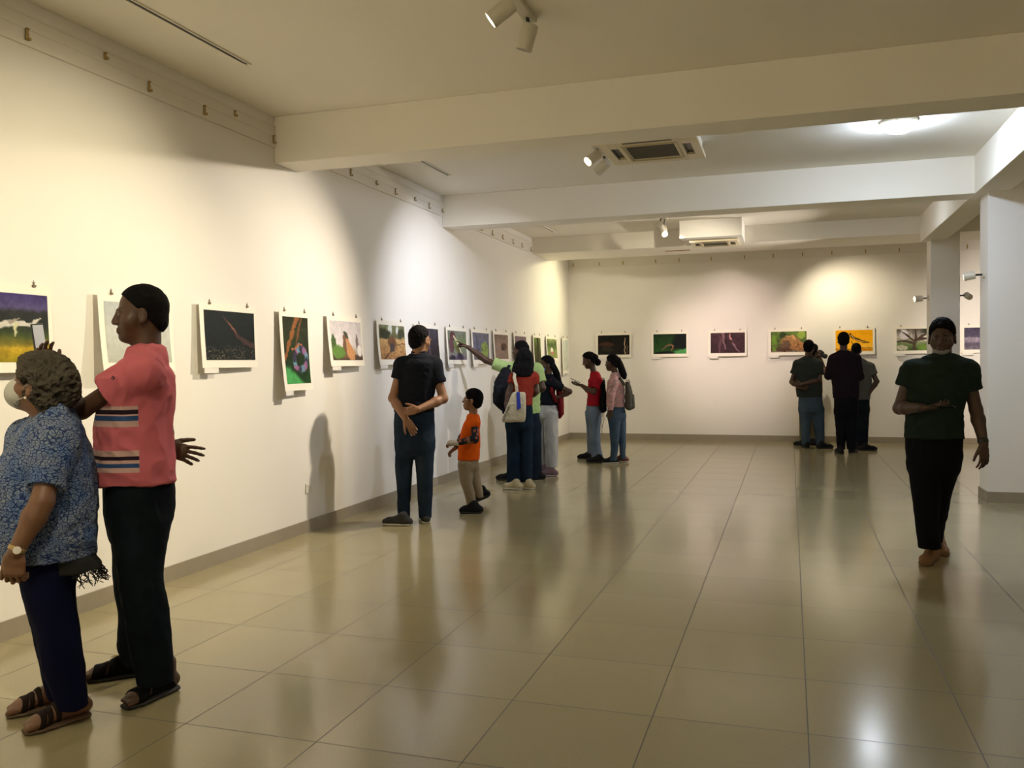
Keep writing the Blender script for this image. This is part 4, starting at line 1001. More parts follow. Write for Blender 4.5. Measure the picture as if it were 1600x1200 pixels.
# curly hair
S = Solid(); c = P.J(73, 592, .01)
S.ell(c, (.104, .108, .102), P.hR, .03); S.ell(P.J(90, 612, .0), (.075, .08, .075), P.hR, .03); S.ell(P.J(52, 575, 0), (.05, .07, .045), P.hR, .03); S.ell(P.hp(0, -.07, -.05), (.065, .05, .05), P.hR, .03); S.ell(P.hp(0, -.014, .035), (.092, .108, .102), P.hR, .03)
S.half(P.hp(0, .045, 0), P.hR[1]*1.0-P.hR[2]*.55)
for sg in (-1, 1): S.ell(P.hp(sg*.095, .012, -.02), (.03, .030, .046), P.hR, .01, '-')
S.ell(P.hp(0, .11, -.03), (.09, .07, .085), P.hR, .01, '-')
P.obj('hair', S, CUR, amp=.012, res=.004, relaxn=0, sx=38, sz=38)
S = Solid(); S.ell(P.hp(0, .058, -.052), (.066, .062, .064), P.hR); S.ell(P.hp(0, .052, -.052), (.060, .055, .060), P.hR, .003, '-'); S.half(P.hp(0, .03, 0), -P.hR[1])
MASKM = mat('mask_white', (.42, .42, .38), .8, bump=.3, bscale=90)
mk = P.obj('face_mask', S, MASKM, res=.0035)
for sg in (-1, 1): MB().tube([P.hp(sg*.062, .04, -.03), P.hp(sg*.075, .015, .0), P.hp(sg*.083, -.012, .018)], .0016, 6).tube([P.hp(sg*.060, .04, -.075), P.hp(sg*.076, .01, -.05), P.hp(sg*.083, -.012, -.03)], .0016, 6).build('ear_loop', MASKM, mk)
for sg in (-1, 1): MB().tube([P.hp(sg*.086, -.002, -.044), P.hp(sg*.087, -.002, -.052)], .0045, 10).build('earring', mat('pearl', (.8, .75, .6), .2), P.e)
wr = P.J(27, 857, -.24); el = P.J(66, 784, -.235); wt = ring_band(P, 'wristwatch', wr, el-wr, .032, .018, M_BRASS)
MB().tube([wr-P.a*.034, wr-P.a*.038], .014, 16).build('watch_face', M_RAIL, wt)
# black shawl with fringe
S = Solid(); S.chain(P.secs([(838, 60, 138, .15, -.005), (864, 62, 144, .15, -.005), (886, 68, 155, .15, -.005)]), k=.03, flat=2, side=P.r)
SHW = mat('shawl_black', (.008, .008, .009), .95, bump=.3)
sw = P.obj('fringed_shawl', S, SHW, amp=.006)
rnd = random.Random(4); b = MB(); (pc, (ru, rv)) = P.secs([(884, 68, 154, .15, -.005)])[0]
for i in range(90):
    t = -math.pi*.62+i/89*math.pi*1.1; q = pc+P.r*math.cos(t)*ru*.97+P.a*math.sin(t)*rv*.97
    if (q-pc) @ P.r < .0: continue
    pts = [q]; l = rnd.uniform(.035, .065)
    for j in range(1, 5): pts.append(q+np.array([rnd.uniform(-.004, .004)*j, rnd.uniform(-.004, .004)*j, -l*j/4])+P.r*.004*j)
    b.tube(pts, .0018, 5, caps=False)
b.build('fringe', SHW, sw)

# ================================================================== man in the black polo shirt
P = Person('person in black polo shirt and blue jeans seen from behind, hands clasped at the back', (638, 817), res=.0055, seed=7)
BLK = cloth('cloth_black', (.010, .012, .018))
JB = denim('denim_blue', (.010, .018, .032), (.026, .042, .066))
make(P, SKIN_M, (656, 531, 0, -42, 0, 0, 1.0), (654, 556, 0, .056),
     [(560, 640, 670, .11), (570, 626, 683, .135), (592, 621, 684, .13), (620, 619, 678, .125), (643, 615, 679, .13)], BLK,
     [dict(sh=(629, 571, 0), el=(614, 622, -.03), wr=(634, 655, -.17), cut=.42, sr=.062, r=1.08, hand=dict(d=(.55, 0, -.85), n=(0, -1, -.1), t=(-.6, 0, -.4), curl=26)),
      dict(sh=(678, 571, 0), el=(693, 623, -.04), wr=(653, 640, -.20), cut=.55, sr=.062, r=1.08, hand=dict(d=(-1, .15, -.15), n=(0, 1, -.1), t=(0, 0, 1), curl=42))],
     [(638, 616, 679, .125), (668, 616, 679, .135), (698, 617, 679, .125)],
     [[(690, 617, 649, .10), (735, 618, 644, .085), (765, 620, 642, .078), (813, 622, 640, .068)], [(690, 647, 679, .10), (735, 650, 677, .085), (765, 652, 676, .078), (809, 655, 674, .068)]],
     JB, sh_r=.07, shirt_name='polo_shirt', hair=dict(grow=.010, amp=.004), face=True, trouser_name='jeans')
P.shoe(P.foot_at(630, 821), 72, .28, mat('shoe_grey', (.020, .019, .019), .8), WHITE_SOLE); P.shoe(P.foot_at(665, 816), 5, .28, mat('shoe_grey', (.020, .019, .019), .8), WHITE_SOLE)
b = MB()
for sg in (-1, 1):
    pts = [P.hp(sg*.031+.021*math.cos(t), .098, -.002+.016*math.sin(t)) for t in np.linspace(0, 2*math.pi, 17)]; b.tube(pts, .0018, 6); b.tube([P.hp(sg*.052, .096, .004), P.hp(sg*.076, .05, .006), P.hp(sg*.084, -.01, .002)], .002, 6)
b.tube([P.hp(-.01, .1, .002), P.hp(.01, .1, .002)], .0018, 6); gl = b.build('glasses', mat('glasses_frame', (.03, .025, .02), .3), P.e)
MB().tube([P.hp(.031, .0975, -.002), P.hp(.031, .0985, -.002)], .019, 16).tube([P.hp(-.031, .0975, -.002), P.hp(-.031, .0985, -.002)], .019, 16).build('glasses_lens', mat('lens', (.75, .75, .72), .1), gl)
S = Solid(); nb = P.J(654, 552); S.cap(nb, nb+P.u*.022, .068, .064, k=.004, flat=3); P.obj('collar', S, BLK, amp=.001)

# ================================================================== boy in orange
P = Person('child in orange shirt with dark patterned sleeve and khaki trousers, walking toward the wall', (737, 797), res=.0045, seed=9)
def badge_cloth():
    m, N, L, B_ = newmat('navy_badge_sleeve'); tc = N.new('ShaderNodeTexCoord'); vo = N.new('ShaderNodeTexVoronoi'); vo.inputs['Scale'].default_value = 17; L.new(tc.outputs['Object'], vo.inputs['Vector'])
    cr = N.new('ShaderNodeValToRGB'); e_ = cr.color_ramp.elements; e_[0].position = 0; e_[0].color = (.45, .22, .08, 1); e_[1].position = 1; e_[1].color = (.008, .010, .022, 1)
    for p_, c_ in ((.16, (.05, .04, .06)), (.22, (.5, .14, .06)), (.32, (.010, .012, .024))): q = e_.new(p_); q.color = (*c_, 1)
    L.new(vo.outputs['Distance'], cr.inputs[0]); L.new(cr.outputs[0], B_.inputs['Base Color']); B_.inputs['Roughness'].default_value = .9
    return m
make(P, SKIN_M, (738, 625, 0, 84, 6, 0, .86), (739, 650, 0, .038),
     [(654, 731, 748, .06), (661, 725, 750, .085), (682, 719, 750, .09), (700, 716, 750, .09), (718, 715, 749, .095)], cloth('cloth_orange', (.72, .11, .008), var=.06),
     [dict(sh=(742, 662, -.08), el=(742, 686, -.13), wr=(713, 692, -.14), r=.78, hand=dict(d=(-1, -.1, -.05), n=(0, .3, -1), t=(0, 1, .2), curl=45, size=.72)),
      dict(sh=(734, 662, .08), el=(722, 684, .10), wr=(712, 700, .05), r=.75, hand=dict(d=(-.7, 0, -.5), n=(0, -.5, -1), t=(0, -1, .2), curl=40, size=.72))],
     [(712, 715, 749, .085), (728, 716, 748, .085)],
     [[(726, 716, 739, .065, -.03), (750, 719, 738, .055, -.03), (772, 726, 742, .05, -.03), (793, 731, 744, .046, -.03)], [(726, 728, 748, .065, .04), (750, 734, 751, .055, .05), (766, 741, 755, .047, .05), (777, 745, 756, .042, .05)]],
     cloth('cloth_khaki', (.30, .24, .165)), sleeve_r=.85, long_sleeve=True, sh_r=.052, sleeve_m=badge_cloth(), shirt_name='shirt', shirt_amp=.004, hair=dict(grow=.014, amp=.003, line=(.088, .05, -.06, -.095)), face=True)
P.shoe(P.foot_at(741, 802), 86, .20, BLACK_SHOE, BLACK_SOLE, wid=.036); P.shoe(P.foot_at(753, 786), 84, .19, BLACK_SHOE, BLACK_SOLE, wid=.036, heel_h=.06)
b = MB().tube([P.hp(-.03+.018*math.cos(t), .098, -.002+.015*math.sin(t)) for t in np.linspace(0, 2*math.pi, 17)], .0018, 6).tube([P.hp(.03+.018*math.cos(t), .098, -.002+.015*math.sin(t)) for t in np.linspace(0, 2*math.pi, 17)], .0018, 6)
for sg in (-1, 1): b.tube([P.hp(sg*.048, .096, .004), P.hp(sg*.076, .05, .006), P.hp(sg*.084, -.01, .002)], .002, 6)
b.build('glasses', M_RAIL, P.e)
wr = P.J(711, 692, -.14); S = Solid().cap(wr+P.W(.02, 0, 0), wr+P.W(-.045, -.004, -.002), .027, .030, k=.01); P.obj('bandage', S, mat('bandage_cloth', (.55, .50, .42), .9), amp=.002)

# ================================================================== man pointing at a photograph
P = Person('person in pale green shirt pointing at a photograph with outstretched arm', (820, 749), res=.006, seed=11)
GRN = cloth('cloth_lime', (.36, .50, .20)); NVY = denim('denim_night', (.006, .010, .018), (.014, .024, .04))
make(P, SKIN_D, (813, 548, 0, 62, 2, 0, .95), (814, 566, 0, .05),
     [(570, 803, 828, .11), (577, 792, 841, .13), (600, 791, 845, .125), (630, 793, 844, .12), (646, 793, 844, .12)], GRN,
     [dict(sh=(793, 576, 0), el=(759, 563, .06), wr=(732, 543, .06), cut=.62, sr=.075, hand=dict(d=(-.9, .05, .55), n=(.2, 0, -1), t=(0, -1, 0), curls=[4, 60, 70, 72], thumb=30)),
      dict(sh=(839, 577, 0), el=(848, 606, -.05), wr=(838, 614, .10), cut=.7, sr=.066, hand=dict(d=(-1, .2, 0), n=(0, 1, 0), t=(0, 0, 1), curl=30))],
     [(642, 793, 843, .12), (668, 793, 845, .125)],
     [[(664, 793, 820, .10), (720, 795, 815, .075), (746, 795, 813, .065)], [(664, 818, 846, .10), (720, 825, 846, .075), (747, 828, 847, .065)]],
     NVY, sh_r=.072, hair=dict(grow=.010), face=True, trouser_name='jeans')
P.shoe(P.foot_at(799, 750), 84, .28, BLACK_SHOE, BLACK_SOLE); P.shoe(P.foot_at(842, 749), 70, .28, BLACK_SHOE, BLACK_SOLE)
BAGB = cloth('bag_black', (.012, .013, .017), var=.2)
backpack(P, 'backpack', [(580, 782, 798, .06, -.24), (600, 772, 800, .09, -.26), (628, 770, 800, .10, -.27), (642, 784, 802, .08, -.25)], BAGB, 'large black backpack worn by the pointing man', [[(796, 571, -.10), (790, 580, -.19)], [(804, 571, -.12), (802, 585, -.18)]], pocket=[(606, 772, 790, .04, -.34), (630, 774, 792, .05, -.345)])

# ================================================================== woman with tote bag
P = Person('person with long black hair in rust red top and dark flared jeans, seen from behind', (812, 763), res=.006, seed=13)
make(P, SKIN_D, (819, 561, 0, 22, 0, 0, .92), (820, 580, 0, .045),
     [(583, 810, 830, .08), (590, 801, 836, .105), (608, 801, 835, .10), (625, 802, 832, .105), (633, 802, 832, .105)], cloth('cloth_rust', (.24, .030, .018)),
     [dict(sh=(804, 589, 0), el=(796, 611, -.05), wr=(791, 632, -.10), cut=.5, r=.88, hand=dict(d=(0, -.1, -1), n=(1, 0, 0), t=(0, 1, 0), curl=25, size=.9)),
      dict(sh=(834, 589, 0), el=(838, 612, .0), wr=(826, 622, .15), cut=.5, r=.88, hand=dict(d=(-1, .2, 0), n=(0, -1, 0), t=(0, 0, 1), curl=25, size=.9))],
     [(628, 800, 832, .10), (648, 791, 833, .115), (664, 790, 833, .12)],
     [[(662, 790, 813, .09), (700, 792, 812, .075), (730, 792, 813, .08), (758, 791, 815, .088)], [(662, 811, 833, .09), (700, 814, 832, .075), (730, 814, 832, .078), (757, 815, 832, .08)]],
     denim('denim_deep', (.006, .013, .024), (.014, .026, .044)), sh_r=.06, trouser_name='flared_jeans', tr_amp=.003)
P.shoe(P.foot_at(807, 765), 64, .25, mat('shoe_cream', (.38, .33, .20), .6), WHITE_SOLE, wid=.04); P.shoe(P.foot_at(826, 764), 60, .25, mat('shoe_cream', (.38, .33, .20), .6), WHITE_SOLE, wid=.04)
S = Solid(); S.chain(P.secs([(550, 812, 826, .05, 0), (560, 805, 833, .098, 0), (572, 801, 834, .085, -.035), (581, 801, 833, .05, -.07), (586, 806, 830, .03, -.09)]), k=.02, side=P.r)
S.ell(P.hp(0, -.014, .033), (.083, .100, .095), P.hR, .03); S.half(P.hp(0, .065, .06), P.hR[1]); S.ell(P.hp(0, .11, -.02), (.055, .06, .07), P.hR, .01, '-')
P.obj('hair', S, HAIR_B, amp=.005, sx=30, sz=10)
# tote bag
tb = empty('tote_bag', P.b, 'cream tote bag with blue patch and lettering on a shoulder strap', 'bag'); TM = mat('canvas_cream', (.46, .42, .30), .9, var=.05, bump=.3, bscale=200)
S = Solid(); o_ = -.20
pts = [P.J(803, 616, o_), P.J(818, 616, o_), P.J(818, 656, o_), P.J(787, 657, o_-.0)]
for t in np.linspace(0, 1, 9):
    a = pts[0]*(1-t)+pts[3]*t; b_ = pts[1]*(1-t)+pts[2]*t; S.cap(a, b_, (.012+.022*math.sin(math.pi*min(1, .15+t*.8)), .024), (.012+.022*math.sin(math.pi*min(1, .15+t*.8)), .024), side=P.a, k=.03)
V, Q = S.mesh(.006); V = folds(relax(V, Q, 2), Q, .003, 14, 14, 2); mesh_np('bag_body', V, Q, TM, tb)
S = Solid()
for q in ([(805, 578, -.075), (803.5, 590, -.13), (807, 603, -.20), (808, 616, -.205)], [(805, 578, -.075), (800, 586, .0), (801, 600, .06)]):
    for i in range(len(q)-1): S.cap(P.J(*q[i]), P.J(*q[i+1]), (.019, .005), (.019, .005), side=P.r, k=.006)
V, Q = S.mesh(.0045); mesh_np('strap', V, Q, TM, tb)
f0 = o_-.048
MB().add([P.J(807, 612.5, f0+.014), P.J(812, 612.5, f0+.014), P.J(814, 637, f0+.002), P.J(808, 641, f0+.002), P.J(807, 612.5, f0+.019), P.J(812, 612.5, f0+.019), P.J(814, 637, f0+.008), P.J(808, 641, f0+.008)],
         [(0,1,2,3),(4,7,6,5),(0,4,5,1),(1,5,6,2),(2,6,7,3),(3,7,4,0)]).build('blue_patch', mat('patch_blue', (.008, .03, .32), .7), tb)
b = MB(); rnd = random.Random(2)
for i in range(9):
    t = i/8; x_ = 795.2-10.2*t; y_ = 634+22*t
    for j in range(2): c = P.J(x_+j*1.9, y_+(.5*j), f0+.006); b.box((-.004, -.004, -.003-.002*(i % 3)), (.004, .004, .004), np.stack([P.r, P.a, P.u], 1), c)
b.build('lettering', M_DARK, tb)

# ================================================================== woman with blue mask and white trousers
P = Person('person in black top, pale grey trousers and blue face mask, hand on hip', (855, 742), res=.006, seed=15)
make(P, SKIN_D, (854, 570, 0, 104, -4, 0, .90), (857, 587, 0, .042),
     [(592, 848, 868, .08), (599, 842, 871, .11), (612, 841, 868, .10), (622, 841, 868, .10), (633, 840, 871, .105)], BLK,
     [dict(sh=(864, 599, -.10), el=(890, 612, -.05), wr=(873, 621, -.06), cut=.55, r=.88, hand=dict(d=(-1, 0, -.3), n=(0, .6, 0.3), t=(0, -1, 0), curl=20, size=.9)),
      dict(sh=(848, 599, .10), el=(839, 613, .10), wr=(842, 626, .0), cut=.6, r=.88, hand=dict(d=(.6, -.2, -.8), n=(0, .6, 0.3), t=(0, -1, 0), curl=20, size=.9))],
     [(630, 842, 870, .10), (648, 836, 872, .115)],
     [[(646, 849, 872, .10, -.05), (690, 851, 872, .09, -.06), (729, 853, 871, .088, -.06)], [(646, 835, 856, .10, .06), (690, 835, 854, .09, .06), (725, 838, 854, .085, .06)]],
     cloth('cloth_pale_grey', (.42, .42, .42), var=.06), sh_r=.06, tr_amp=.007, face=True)
P.shoe(P.foot_at(862, 744), 100, .25, mat('shoe_mauve', (.14, .08, .10), .7), mat('sole_mauve', (.4, .33, .36), .6), wid=.04); P.shoe(P.foot_at(852, 738), 108, .25, mat('shoe_mauve', (.14, .08, .10), .7), mat('sole_mauve', (.4, .33, .36), .6), wid=.04)
P.short_hair(grow=.010)
S = Solid(); S.chain(P.secs([(570, 860, 868, .045, .02), (580, 863, 873, .045, .02), (592, 867, 877, .04, .0), (604, 871, 879, .025, -.01)]), k=.02, side=P.r); P.obj('ponytail', S, HAIR_B, amp=.008, sx=22, sz=16)
S = Solid(); S.ell(P.hp(0, .058, -.055), (.064, .058, .056), P.hR); S.ell(P.hp(0, .050, -.055), (.060, .052, .055), P.hR, .003, '-'); S.half(P.hp(0, .03, 0), -P.hR[1]); P.obj('face_mask', S, mat('mask_blue', (.22, .36, .56), .8), res=.0045)
BRD = cloth('bag_red', (.16, .012, .018))
backpack(P, 'backpack', [(600, 868, 874, .05, .02), (620, 870, 880, .10, .02), (645, 871, 881, .10, .02), (652, 872, 877, .08, .02)], BRD, 'dark red backpack on the person in loose pale trousers', [[(862, 593, -.13), (862, 612, -.135), (869, 628, -.09)]])

# ================================================================== girl in red with phone
P = Person('person in red top and light blue jeans looking down at a phone', (930, 721), res=.006, seed=17)
make(P, SKIN_D, (920, 563, 0, 92, -20, 0, .92), (929, 583, 0, .042),
     [(588, 923, 939, .08), (595, 919, 942, .11), (612, 918, 940, .105), (634, 917, 938, .11)], cloth('cloth_red', (.33, .012, .022)),
     [dict(sh=(934, 595, -.11), el=(928, 613, -.18), wr=(909, 602, -.12), cut=.7, r=.85, sr=.07, hand=dict(d=(-1, .25, .15), n=(0, .2, 1), t=(0, -1, .2), curl=22, size=.9)),
      dict(sh=(928, 595, .11), el=(922, 613, .15), wr=(908, 602, .06), cut=.7, r=.85, sr=.07, hand=dict(d=(-1, -.25, .1), n=(0, -.2, 1), t=(0, 1, .2), curl=22, size=.9))],
     [(630, 916, 939, .10), (648, 915, 940, .11)],
     [[(645, 918, 940, .085, -.05), (680, 922, 938, .068, -.05), (700, 924, 939, .07, -.05), (714, 924, 943, .088, -.05)], [(645, 914, 934, .085, .06), (680, 917, 932, .068, .06), (708, 918, 934, .08, .06)]],
     denim('denim_light', (.10, .14, .20), (.19, .24, .31)), sh_r=.06, face=True, trouser_name='jeans')
P.shoe(P.foot_at(936, 723), 84, .26, BLACK_SHOE, BLACK_SOLE); P.shoe(P.foot_at(921, 717), 86, .26, BLACK_SHOE, BLACK_SOLE)
P.short_hair(grow=.012, amp=.005)
S = Solid().ell(P.J(934, 566, 0), (.045, .05, .05)).ell(P.J(928, 558, 0), (.06, .06, .05)); P.obj('hair_bun', S, HAIR_B, amp=.004, sx=30, sz=30)
phone(P.b+P.J(899, 594.5, -.03), frame_from(P.W(.45, 0, 1), P.W(-1, 0, .4)), 'phone in the hands of the person in the red top', SCR)
bg = backpack(P, 'shoulder_bag', [(596, 938, 945, .05, -.02), (618, 938, 948, .08, -.02), (640, 936, 948, .09, -.02)], BAGB, 'dark shoulder bag with hanging cords behind the red top', [[(936, 590, -.10), (939, 606, -.06)]])
MB().tube([P.J(942, 644, -.02), P.J(940, 660, -.03), P.J(941, 680, -.02)], .004, 6).tube([P.J(943, 644, -.02), P.J(944, 655, -.03), P.J(941, 668, -.02)], .004, 6).build('cord', mat('cord_tan', (.25, .13, .06), .8), bg)

# ================================================================== girl in floral blouse
P = Person('person in pink floral blouse and blue jeans with long dark hair', (962, 724), res=.006, seed=19)
def floral():
    m, N, L, B_ = newmat('pink_floral_print'); tc = N.new('ShaderNodeTexCoord'); vo = N.new('ShaderNodeTexVoronoi'); vo.inputs['Scale'].default_value = 26; L.new(tc.outputs['Object'], vo.inputs['Vector'])
    cr = N.new('ShaderNodeValToRGB'); e_ = cr.color_ramp.elements; e_[0].position = 0; e_[0].color = (.35, .04, .07, 1); e_[1].position = 1; e_[1].color = (.50, .27, .27, 1)
    for p_, c_ in ((.18, (.42, .12, .14)), (.3, (.55, .33, .32)), (.5, (.52, .30, .29)), (.62, (.30, .20, .20))): q = e_.new(p_); q.color = (*c_, 1)
    L.new(vo.outputs['Distance'], cr.inputs[0]); L.new(cr.outputs[0], B_.inputs['Base Color']); B_.inputs['Roughness'].default_value = .9
    return m
make(P, SKIN_D, (956, 567, 0, 66, -4, 0, .92), (962, 584, 0, .042),
     [(589, 953, 968, .08), (596, 949, 973, .11), (612, 948, 976, .11), (636, 948, 976, .115)], floral(),
     [dict(sh=(959, 597, -.11), el=(955, 618, -.15), wr=(954, 641, -.13), r=.9, hand=dict(d=(0, 0, -1), n=(0, 1, 0), t=(-1, 0, 0), curl=20, size=.9)),
      dict(sh=(964, 597, .11), el=(960, 618, .15), wr=(958, 638, .12), r=.9, hand=dict(d=(0, 0, -1), n=(0, -1, 0), t=(-1, 0, 0), curl=20, size=.9))],
     [(632, 949, 976, .105), (650, 949, 978, .115)],
     [[(648, 949, 970, .09, -.05), (690, 954, 967, .062, -.05), (720, 953, 963, .05, -.05)], [(648, 960, 978, .09, .06), (690, 967, 978, .062, .06), (717, 969, 977, .05, .06)]],
     denim('denim_mid', (.03, .055, .085), (.08, .12, .17)), long_sleeve=True, sh_r=.066, shirt_name='blouse', face=True, trouser_name='jeans')
P.shoe(P.foot_at(958, 724), 112, .25, BLACK_SHOE, WHITE_SOLE, wid=.04); P.shoe(P.foot_at(973, 722), 86, .25, mat('shoe_dark_red', (.12, .015, .015), .6), WHITE_SOLE, wid=.04)
P.short_hair(grow=.012)
S = Solid(); S.chain(P.secs([(562, 960, 970, .07, 0), (572, 964, 975, .06, -.01), (584, 968, 979, .045, -.02), (590, 972, 979, .03, -.02)]), k=.03, side=P.r); P.obj('long_hair', S, HAIR_B, amp=.006, sx=26, sz=10)
backpack(P, 'backpack', [(599, 977, 984, .09, 0), (618, 977, 989, .12, 0), (636, 977, 989, .12, 0)], cloth('bag_grey', (.085, .08, .065)), 'grey backpack worn over the pink floral blouse', [[(968, 590, -.10), (976, 602, -.11)]], pocket=[(618, 984, 991, .08, 0), (636, 984, 992, .08, 0)])

# ================================================================== group before the orange photograph
P = Person('person in dark grey-green shirt and blue jeans with hands behind the back', (1272, 700), res=.007, seed=21)
make(P, SKIN_D, (1264, 543, 0, -14, 0, 0, .96), (1263, 559, 0, .052),
     [(562, 1251, 1275, .11), (568, 1244, 1281, .13), (590, 1243, 1283, .125), (620, 1246, 1284, .125)], cloth('cloth_slate', (.030, .036, .032)),
     [dict(sh=(1246, 569, 0), el=(1237, 597, -.03), wr=(1247, 604, -.15), cut=.55, sr=.068, hand=dict(d=(1, 0, -.2), n=(0, -1, 0), t=(0, 0, 1), curl=25)),
      dict(sh=(1279, 569, 0), el=(1280, 594, -.06), wr=(1252, 601, -.19), cut=.6, sr=.068, hand=dict(d=(-1, .1, .1), n=(0, 1, 0), t=(0, 0, 1), curl=30))],
     [(616, 1248, 1284, .12), (640, 1248, 1286, .125)],
     [[(638, 1248, 1268, .09), (670, 1251, 1266, .075), (696, 1253, 1265, .065)], [(638, 1266, 1287, .09), (670, 1272, 1288, .075), (697, 1276, 1288, .065)]],
     denim('denim_faded', (.03, .05, .07), (.07, .10, .13)), sh_r=.068, hair=dict(grow=.010), trouser_name='jeans')
P.shoe(P.foot_at(1260, 700), 15, .28, BLACK_SHOE, BLACK_SOLE); P.shoe(P.foot_at(1284, 701), -66, .28, BLACK_SHOE, BLACK_SOLE)
P = Person('person in khaki trousers holding up a camera, mostly hidden behind the grey-green shirt', (1264, 696), res=.007, seed=22, off=.12)
make(P, SKIN_D, (1271, 548, 0, -35, 4, 0, .94), (1269, 564, 0, .05),
     [(568, 1258, 1279, .11), (576, 1252, 1283, .125), (600, 1251, 1284, .12), (626, 1251, 1284, .12)], cloth('cloth_dusty_rose', (.22, .14, .12)),
     [dict(sh=(1254, 577, 0), el=(1258, 594, .18), wr=(1276, 566, .22), cut=.6, hand=dict(d=(.2, 0, 1), n=(.5, -.6, 0), t=(0, -1, 0), curl=35)),
      dict(sh=(1280, 577, 0), el=(1289, 583, .10), wr=(1282, 560, .12), cut=.6, hand=dict(d=(-.1, .1, 1), n=(-.8, .3, 0), t=(0, -1, 0), curl=35))],
     [(622, 1251, 1284, .12), (640, 1250, 1284, .12)],
     [[(638, 1249, 1268, .09), (692, 1250, 1262, .07)], [(638, 1263, 1280, .09), (692, 1264, 1276, .07)]], cloth('cloth_khaki_dark', (.15, .12, .07)), hair=dict(grow=.010))
P.shoe(P.foot_at(1256, 697), 60, .27, BLACK_SHOE, BLACK_SOLE); P.shoe(P.foot_at(1270, 696), 30, .27, BLACK_SHOE, BLACK_SOLE)
ce = empty('camera', P.b, 'black camera with a long lens held up before the photographs on the back wall', 'camera'); c = P.J(1281, 553, .16); d = P.W(.75, .55, -.35); d /= np.linalg.norm(d)
A = frame_from(d, P.u).T; MB().box((-.065, -.03, -.045), (.065, .03, .045), A, c).box((-.025, -.03, .045), (.025, .02, .065), A, c).build('camera_body', M_DARK, ce, bevel=.005)
MB().tube([c+d*.02, c+d*.08, c+d*.085, c+d*.13], [.036, .036, .042, .042], 20).build('camera_lens', M_DARK, ce, smooth=True)

P = Person('person in dark plum long-sleeved shirt and black trousers facing the orange photograph', (1325, 708), res=.007, seed=23)
make(P, SKIN_X, (1318, 532, 0, 2, 0, 0, .98), (1318, 549, 0, .052),
     [(553, 1306, 1330, .11), (560, 1298, 1340, .135), (590, 1300, 1341, .13), (622, 1303, 1341, .125)], cloth('cloth_plum', (.012, .007, .011)),
     [dict(sh=(1301, 561, 0), el=(1294, 588, .02), wr=(1308, 584, .20), hand=dict(d=(1, .2, .1), n=(0, -1, 0), t=(0, 0, 1), curl=25)),
      dict(sh=(1338, 561, 0), el=(1344, 589, .02), wr=(1330, 586, .20), hand=dict(d=(-1, .2, .1), n=(0, -1, 0), t=(0, 0, 1), curl=25))],
     [(616, 1304, 1341, .12), (645, 1304, 1340, .125)],
     [[(642, 1304, 1323, .09), (702, 1308, 1320, .068)], [(642, 1320, 1340, .09), (702, 1324, 1337, .068)]], cloth('cloth_jet', (.006, .006, .008)), long_sleeve=True, sh_r=.068, shirt_name='long_sleeved_shirt', hair=dict(grow=.012))
P.shoe(P.foot_at(1313, 709), 18, .28, BLACK_SHOE, BLACK_SOLE); P.shoe(P.foot_at(1331, 708), -15, .28, BLACK_SHOE, BLACK_SOLE)
P = Person('person with close-cropped hair in grey shirt, right hand on hip, beside the plum shirt', (1349, 702.5), res=.007, seed=25)
make(P, SKIN_X, (1338, 547, 0, -6, -3, 0, .92), (1339, 562, 0, .05),
     [(565, 1329, 1352, .11), (571, 1322, 1360, .13), (595, 1325, 1361, .125), (624, 1328, 1358, .125)], cloth('cloth_grey', (.095, .095, .09)),
     [dict(sh=(1325, 573, 0), el=(1322, 596, .06), wr=(1332, 600, .18), cut=.6, hand=dict(d=(1, 0, .1), n=(0, -1, 0), t=(0, 0, 1), curl=25)),
      dict(sh=(1359, 573, 0), el=(1370, 596, -.02), wr=(1359, 613, -.06), cut=.55, sr=.066, hand=dict(d=(-.6, .2, -.8), n=(-.3, 1, 0), t=(0, 0, 1), curl=20))],
     [(618, 1329, 1358, .12), (640, 1330, 1358, .12)],
     [[(638, 1330, 1346, .085), (698, 1335, 1347, .065)], [(638, 1343, 1358, .085), (698, 1343, 1355, .065)]], denim('denim_black', (.006, .009, .012), (.014, .018, .022)), sh_r=.068, hair=dict(grow=.003, amp=.001))
P.shoe(P.foot_at(1341, 703), 10, .28, BLACK_SHOE, BLACK_SOLE); P.shoe(P.foot_at(1351, 704), -72, .28, BLACK_SHOE, BLACK_SOLE)
P = Person('person in bright green shirt mostly hidden behind the far column', (1476, 707), res=.009, seed=27)
make(P, SKIN_D, (1474, 533, 0, 0, 0, 0, .95), (1474, 551, 0, .05),
     [(555, 1464, 1485, .11), (563, 1455, 1496, .12), (590, 1455, 1496, .12), (625, 1457, 1494, .12)], cloth('cloth_green', (.05, .25, .05)),
     [dict(sh=(1460, 565, 0), el=(1455, 592, 0), wr=(1466, 600, .15)), dict(sh=(1493, 567, 0), el=(1497, 592, 0), wr=(1486, 600, .15))],
     [(618, 1457, 1494, .12), (645, 1457, 1494, .12)], [[(642, 1457, 1476, .09), (700, 1461, 1473, .07)], [(642, 1475, 1494, .09), (700, 1478, 1490, .07)]], NVY, hair=dict(grow=.010))
P.shoe(P.foot_at(1467, 707), 10, .28, BLACK_SHOE, BLACK_SOLE); P.shoe(P.foot_at(1484, 707), -10, .28, BLACK_SHOE, BLACK_SOLE)

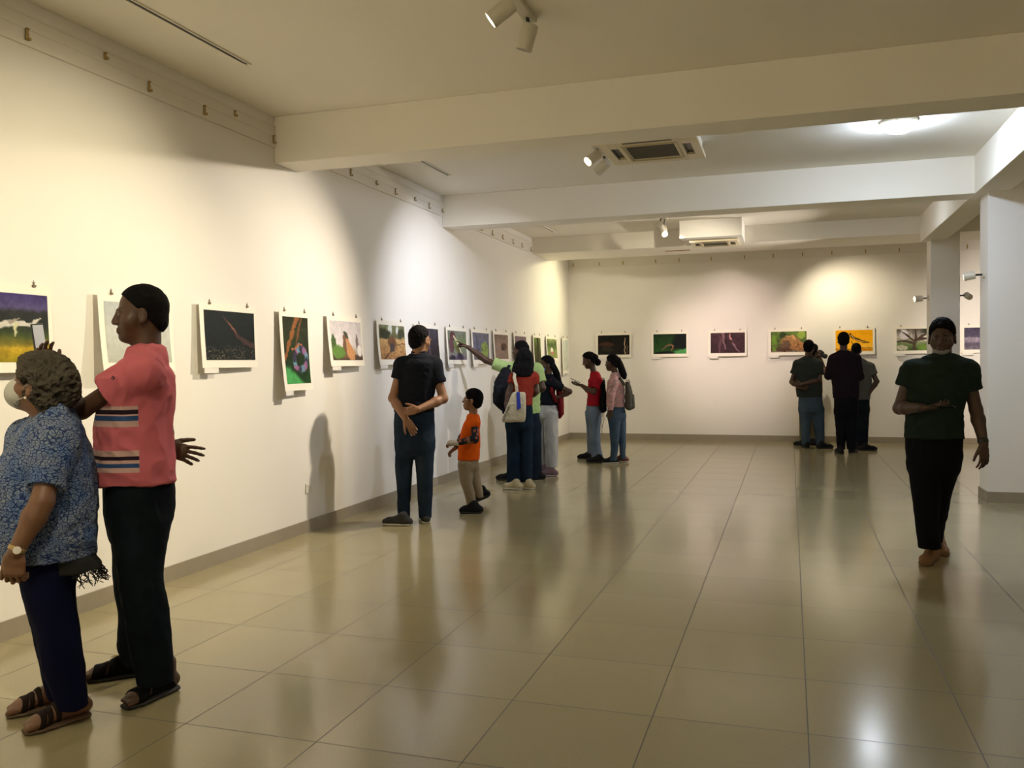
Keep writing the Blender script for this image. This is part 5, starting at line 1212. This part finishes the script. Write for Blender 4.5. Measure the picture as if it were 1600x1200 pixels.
# ================================================================== man walking toward the viewer
P = Person('person in dark green T-shirt and black trousers walking forward with a phone in hand', (1460, 880), res=.005, seed=29)
make(P, SKIN_X, (1472, 528, 0, 176, -4, 0, 1.02), (1471, 560, 0, .058),
     [(561, 1444, 1498, .11), (572, 1428, 1513, .135), (610, 1419, 1507, .13), (650, 1419, 1500, .125), (684, 1417, 1502, .13)], cloth('cloth_bottle_green', (.016, .026, .020)),
     [dict(sh=(1425, 580, 0), el=(1405, 638, -.02), wr=(1440, 637, -.22), cut=.42, sr=.068, r=1.1, hand=dict(d=(.95, -.15, .02), n=(0, .1, 1), t=(0, 1, .3), curls=[18, 24, 30, 34], thumb=35)),
      dict(sh=(1510, 580, 0), el=(1525, 640, .03), wr=(1537, 694, -.04), cut=.5, sr=.068, r=1.1, hand=dict(d=(.05, -.08, -1), n=(-.6, .7, 0), t=(-.5, -.8, 0), curl=20, spread=1.3, thumb=30))],
     [(676, 1417, 1502, .125), (705, 1419, 1500, .13), (730, 1421, 1497, .12)],
     [[(725, 1420, 1464, .10, -.02), (785, 1428, 1467, .082, -.06), (830, 1433, 1466, .072, -.05), (856, 1436, 1469, .066, -.03)], [(725, 1455, 1498, .10, .02), (785, 1450, 1483, .082, .10), (825, 1447, 1475, .068, .22), (846, 1446, 1472, .06, .30)]],
     cloth('cloth_black_twill', (.006, .006, .008)), sh_r=.072, face=True, hair=dict(grow=.006, top=.012, amp=.004, line=(.082, .082, -.055, -.080)), shirt_amp=.006)
TAN = mat('suede_tan', (.20, .10, .04), .85, bump=.3); TS = mat('sole_tan', (.13, .075, .035), .7)
P.shoe(P.foot_at(1455, 877), 166, .29, TAN, TS, high=.10); P.shoe(P.foot_at(1466, 862), 192, .27, TAN, TS, high=.09, heel_h=.05)
S = Solid().ell(P.hp(0, .066, -.092), (.034, .030, .030), P.hR).ell(P.hp(0, .05, -.08), (.05, .04, .035), P.hR, .01); S.ell(P.hp(0, .06, -.05), (.07, .09, .028), P.hR, .005, '-'); P.obj('beard', S, mat('beard_grey', (.20, .19, .18), .9, bump=.6), amp=.002, res=.004, sx=60, sz=60)
wr = P.J(1536, 689, -.035); wt = ring_band(P, 'wristwatch', wr, P.J(1525, 640, .03)-wr, .034, .026, M_DARK)
wr = P.J(1437, 637, -.21); ring_band(P, 'bracelet', wr, P.W(1, -.2, 0), .033, .012, M_DARK)
phone(P.b+P.J(1472, 636, -.26), frame_from(P.W(0, .25, 1), P.W(1, -.25, 0)), 'dark phone in the right hand of the walking man', PHONE)
